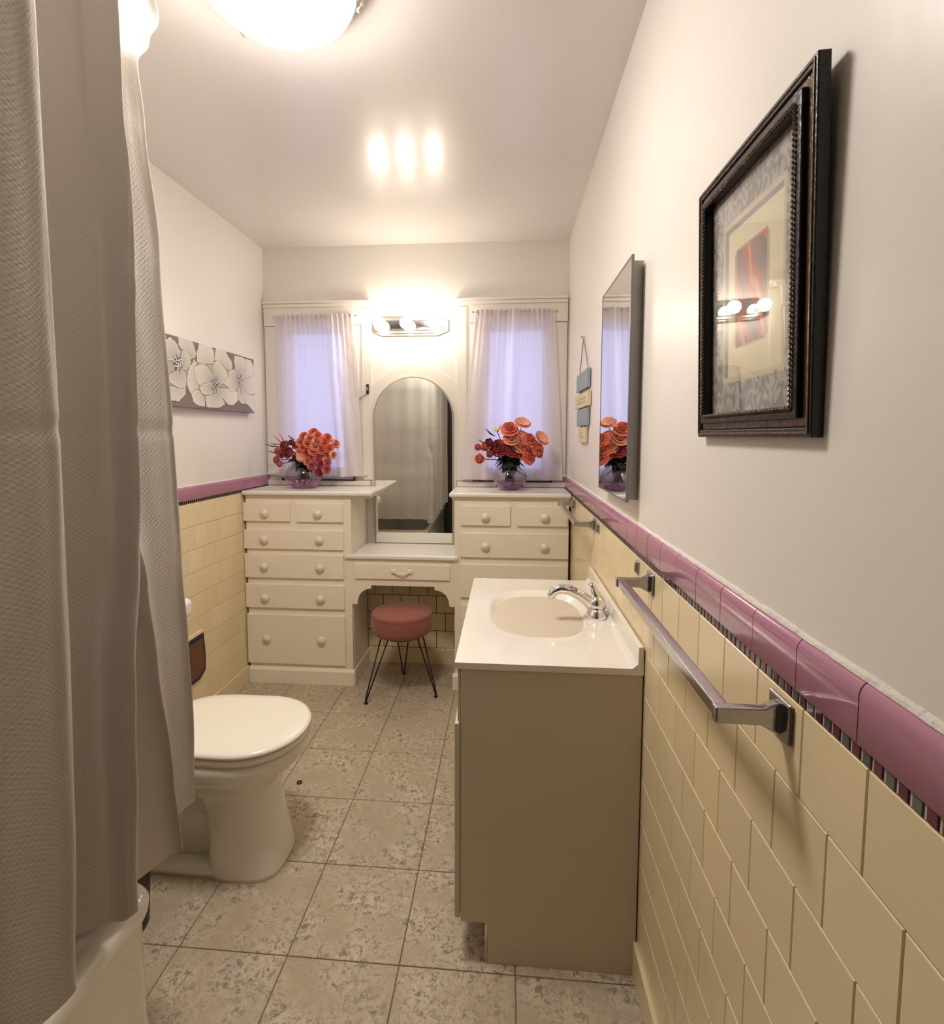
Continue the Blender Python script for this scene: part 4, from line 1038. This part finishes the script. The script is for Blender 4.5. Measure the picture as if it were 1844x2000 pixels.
def edge_d(P, y, z):
    m = 9
    for i in range(len(P)):
        ax, az = P[i-1]; bx2, bz = P[i]; dx, dz = bx2-ax, bz-az
        t = max(0, min(1, ((y-ax)*dx+(z-az)*dz)/(dx*dx+dz*dz+1e-9)))
        m = min(m, math.hypot(y-ax-dx*t, z-az-dz*t))
    return m
def canvas(u, v):
    y, z = CY0+(CY1-CY0)*u, CZ0+(CZ1-CZ0)*v
    col = (.22, .17, .16)
    for cy, cz, ry, rz_ in ((2.19, 1.675, .075, .095), (2.43, 1.655, .15, .105), (2.60, 1.66, .13, .085), (2.74, 1.68, .10, .09), (2.80, 1.66, .09, .10), (2.33, 1.68, .06, .05), (2.0, 1.67, .12, .10)):
        if ((y-cy)/ry)**2+((z-cz)/rz_)**2 < 1: col = (.46, .385, .33)
    for k in range(len(SH)-1, -1, -1):
        b = BB[k]
        if not (b[0] < y < b[1] and b[2] < z < b[3]): continue
        P, c = SH[k]
        yy, zz = y+.0012*math.sin(z*190+k), z+.0012*math.sin(y*170+k)
        if inside(P, yy, zz):
            e = edge_d(P, yy, zz); d = math.hypot(y-c[0], z-c[1])
            g = .76-.52*math.exp(-d*13)-.16*math.exp(-e*70)*0+.05*math.sin(math.atan2(z-c[1], y-c[0])*34+k*2)*max(0, 1-d*6)
            col = (g, g*.93, g*.84)
            if e < .0022: col = (.84, .79, .70)
            elif e > .9: pass
            break
    else:
        k = -1
    # dark paint line just outside a petal that lies in front
    for q in range(max(k+1, 0), len(SH)):
        b = BB[q]
        if b[0]-.006 < y < b[1]+.006 and b[2]-.006 < z < b[3]+.006 and not inside(SH[q][0], y, z):
            e = edge_d(SH[q][0], y, z)
            if e < .0085: col = tuple(cc*(.48+.52*e/.0085) for cc in col)
    for cy, cz, ry, rz_ in ((2.188, 1.702, .036, .034), (2.475, 1.644, .034, .036), (2.716, 1.688, .022, .030), (2.00, 1.67, .034, .034)):
        d = math.hypot((y-cy)/ry, (z-cz)/rz_)
        if d < 1+.12*math.sin(8*math.atan2(z-cz, y-cy)):
            nn = noise.noise((y*150, z*150, 5)); col = (.80,)*3 if nn > .14 else ((.035,)*3 if nn < .0 else (.34, .32, .31))
    return col
flat_art('canvas_face', cv, canvas, 400, 130, lambda u, v: (cxf, CY0+(CY1-CY0)*u, CZ0+(CZ1-CZ0)*v), None)

# ------------------------------------------------------------------ bathtub
tb = thing('bathtub', 'white bathtub behind the shower curtain, its outer corner showing below the hem', 'bathtub', (-1.1, .3, 0))
def rr(x0, x1, y0, y1, r, z, n=8):
    out = []
    for (cx, cy, a0) in ((x1-r, y1-r, 0), (x0+r, y1-r, PI/2), (x0+r, y0+r, PI), (x1-r, y0+r, 1.5*PI)):
        for k in range(n+1):
            a = a0+PI/2*k/n; out.append((cx+r*math.cos(a), cy+r*math.sin(a), z))
    return out
tx_, ty_ = -.762, 1.040
R = [rr(XL+.013, tx_-.012, YF+.05, ty_-.008, .05, 0), rr(XL+.013, tx_-.012, YF+.05, ty_-.006, .05, .06), rr(XL+.013, tx_-.016, YF+.05, ty_-.012, .05, .12), rr(XL+.013, tx_-.012, YF+.05, ty_-.010, .06, .34),
     rr(XL+.013, tx_-.002, YF+.05, ty_-.002, .06, .365), rr(XL+.013, tx_, YF+.05, ty_, .06, .385), rr(XL+.013, tx_-.006, YF+.055, ty_-.006, .06, .398), rr(XL+.018, tx_-.018, YF+.06, ty_-.018, .06, .402),
     rr(XL+.06, tx_-.068, YF+.12, ty_-.075, .10, .398), rr(XL+.075, tx_-.082, YF+.14, ty_-.095, .11, .375), rr(XL+.11, tx_-.12, YF+.2, ty_-.20, .13, .10), rr(XL+.16, tx_-.17, YF+.3, ty_-.27, .12, .07)]
part(MB().rings(R, True, True), 'tub_body', m_porc, tb, smooth=True)
bn = thing('waste_bin', 'slim black bin on the floor between bathtub and toilet', 'bin', (-1.075, 1.300, 0))
part(MB().lathe([(.060, 0), (.066, .004), (.078, .24), (.080, .25), (.076, .25), (.064, .01), (.0, .008)], (-1.075, 1.300, 0), n=28, cap1=False), 'body', m_black, bn, smooth=True)
part(MB().lathe([(.081, .238), (.083, .244), (.081, .250)], (-1.075, 1.300, 0), n=28, cap0=False, cap1=False), 'rim', m_black, bn, smooth=True)

# ------------------------------------------------------------------ shower curtain
cu = thing('shower_curtain', 'long white woven shower curtain hanging in folds at the left, ending above the tub rim', 'shower curtain', (-.75, .6, 2.36))
ZT_, ZH = 2.365, .480
def lerp_tab(tab, z):
    if z <= tab[0][0]: return tab[0][1]
    for (a, va_), (b, vb_) in zip(tab[:-1], tab[1:]):
        if z <= b:
            t = (z-a)/(b-a); t = t*t*(3-2*t); return va_+(vb_-va_)*t
    return tab[-1][1]
RY = [(.48, 1.128), (.72, 1.134), (.92, 1.126), (1.1, 1.114), (1.4, 1.106), (1.78, 1.083), (2.02, 1.052), (2.13, 1.040), (2.20, 1.080), (2.265, 1.113), (2.37, 1.06)]
CX = [(.48, -.700), (1.1, -.712), (1.25, -.742), (2.4, -.742)]; CYt = [(.48, 1.030), (.66, 1.012), (.93, .984), (1.1, .966), (1.25, .972), (2.4, .985)]
AY = [(.48, .740), (.76, .755), (1.1, .766), (1.4, .772), (2.0, .768), (2.4, .768)]
BY = [(.48, .882), (.76, .903), (.95, .912), (1.15, .936), (1.3, .945), (1.5, .948), (1.85, .958), (2.0, .946), (2.4, .948)]
def ctrl(z):
    ry = lerp_tab(RY, z); cx = lerp_tab(CX, z); cyy = lerp_tab(CYt, z); ay = lerp_tab(AY, z); by_ = lerp_tab(BY, z)
    s = .010*math.sin(z*2.1); m = by_-ay
    P = [(-.79, -.46), (-.70, -.38), (-.79, -.28), (-.71, -.17), (-.79, -.06), (-.80, .08), (-.70, .18), (-.80, .30), (-.71, .43), (-.795, .55), (-.735, ay-.105), (-.708, ay-.028), (-.700, ay), (-.722, ay+.017), (-.782, ay+m*.22), (-.796, ay+m*.52), (-.752, ay+m*.76),
         (-.737+s*.4, ay+m*.86), (-.708, by_-.010), (-.700, by_), (-.712, by_+.010), (-.755, by_+.016), (-.768, by_+.024), (cx-.020, max(cyy-.014, by_+.027)), (cx, max(cyy, by_+.032)), (cx-.02, max(cyy, by_+.032)+.010), (-.757, (cyy+ry)/2+.004), (-.744, ry-.012), (-.735, ry), (-.748, ry+.010), (-.80, ry+.024),
         (-.87, ry+.020), (-.94, ry+.028), (-1.02, ry+.022), (-1.10, ry+.024), (-1.18, ry+.021), (-1.26, ry+.026), (-1.34, ry+.022), (-1.40, ry+.025), (-1.43, ry+.02)]
    return P
def catmull(P, t):
    n = len(P)-1; s = t*n; i = min(int(s), n-1); f = s-i
    p0, p1, p2, p3 = P[max(i-1, 0)], P[i], P[i+1], P[min(i+2, n)]
    def c(k): return .5*((2*p1[k])+(-p0[k]+p2[k])*f*.8+(2*p0[k]*.8-(5-.6)*p1[k]+(4-.2-.0)*p2[k]-.8*p3[k])*0) if False else 0
    tt = .42
    def h(k):
        m1 = tt*(p2[k]-p0[k]); m2 = tt*(p3[k]-p1[k]); f2, f3 = f*f, f*f*f
        return (2*f3-3*f2+1)*p1[k]+(f3-2*f2+f)*m1+(-2*f3+3*f2)*p2[k]+(f3-f2)*m2
    return h(0), h(1)
NU, NV = 420, 150
_cache = {}
def cfn(u, v):
    z = ZT_+(ZH-ZT_)*v
    key = round(v*NV)
    if key not in _cache: _cache[key] = ctrl(z)
    x, y = catmull(_cache[key], u)
    w1 = noise.noise((u*26, z*1.6, 0))*.005+noise.noise((u*60, z*4.0, 4))*.003
    # diagonal drag creases
    w1 += .0035*max(0, math.sin((y*55+z*26)))**6*max(0, 1-abs(z-1.75)/.4)*max(0, 1-abs(y-.93)/.05)
    if abs(z-1.402) < .008: w1 -= .0022
    hem = 0
    if v > .98: hem = .008*noise.noise((u*30, 0, 8))
    zz = z+hem*(v-.98)/.02
    if y > 1.06 and v > .9: zz += .055*(v-.9)/.1*min(1, (y-1.06)/.08)
    return (x+w1, y+noise.noise((u*30, z*1.4, 9))*.002, zz)
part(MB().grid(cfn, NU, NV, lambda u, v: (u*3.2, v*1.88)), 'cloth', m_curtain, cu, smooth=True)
rd = MB().tube([(-.75, -.6, 2.385), (-.75, .95, 2.385), (-.76, 1.0, 2.385), (-.80, 1.05, 2.385), (-.86, 1.07, 2.385), (-1.452, 1.07, 2.385)], .011, 12).build('curtain_rod', m_nickel, smooth=True)
tag(rd, 'bent metal rail above the shower curtain', 'curtain rod')
for k in range(9):
    y = -.4+k*.17
    o = MB().tube([(-.75+.022*math.cos(a), y, 2.378+.024*math.sin(a)) for a in [2*PI*j/14 for j in range(15)]], .0022, 6).build('curtain_ring', m_nickel, cu)
    o.data.transform(Matrix.Translation(-cu.location))

# ------------------------------------------------------------------ small things
rg = MB().tube([(-.820+.0085*math.cos(a), 1.944+.0085*math.sin(a), .0028) for a in [2*PI*k/24 for k in range(25)]], .0028, 8, caps=False).build('rubber_ring', m_black, smooth=True)
tag(rg, 'tiny black rubber ring lying on the floor beside the toilet', 'ring')
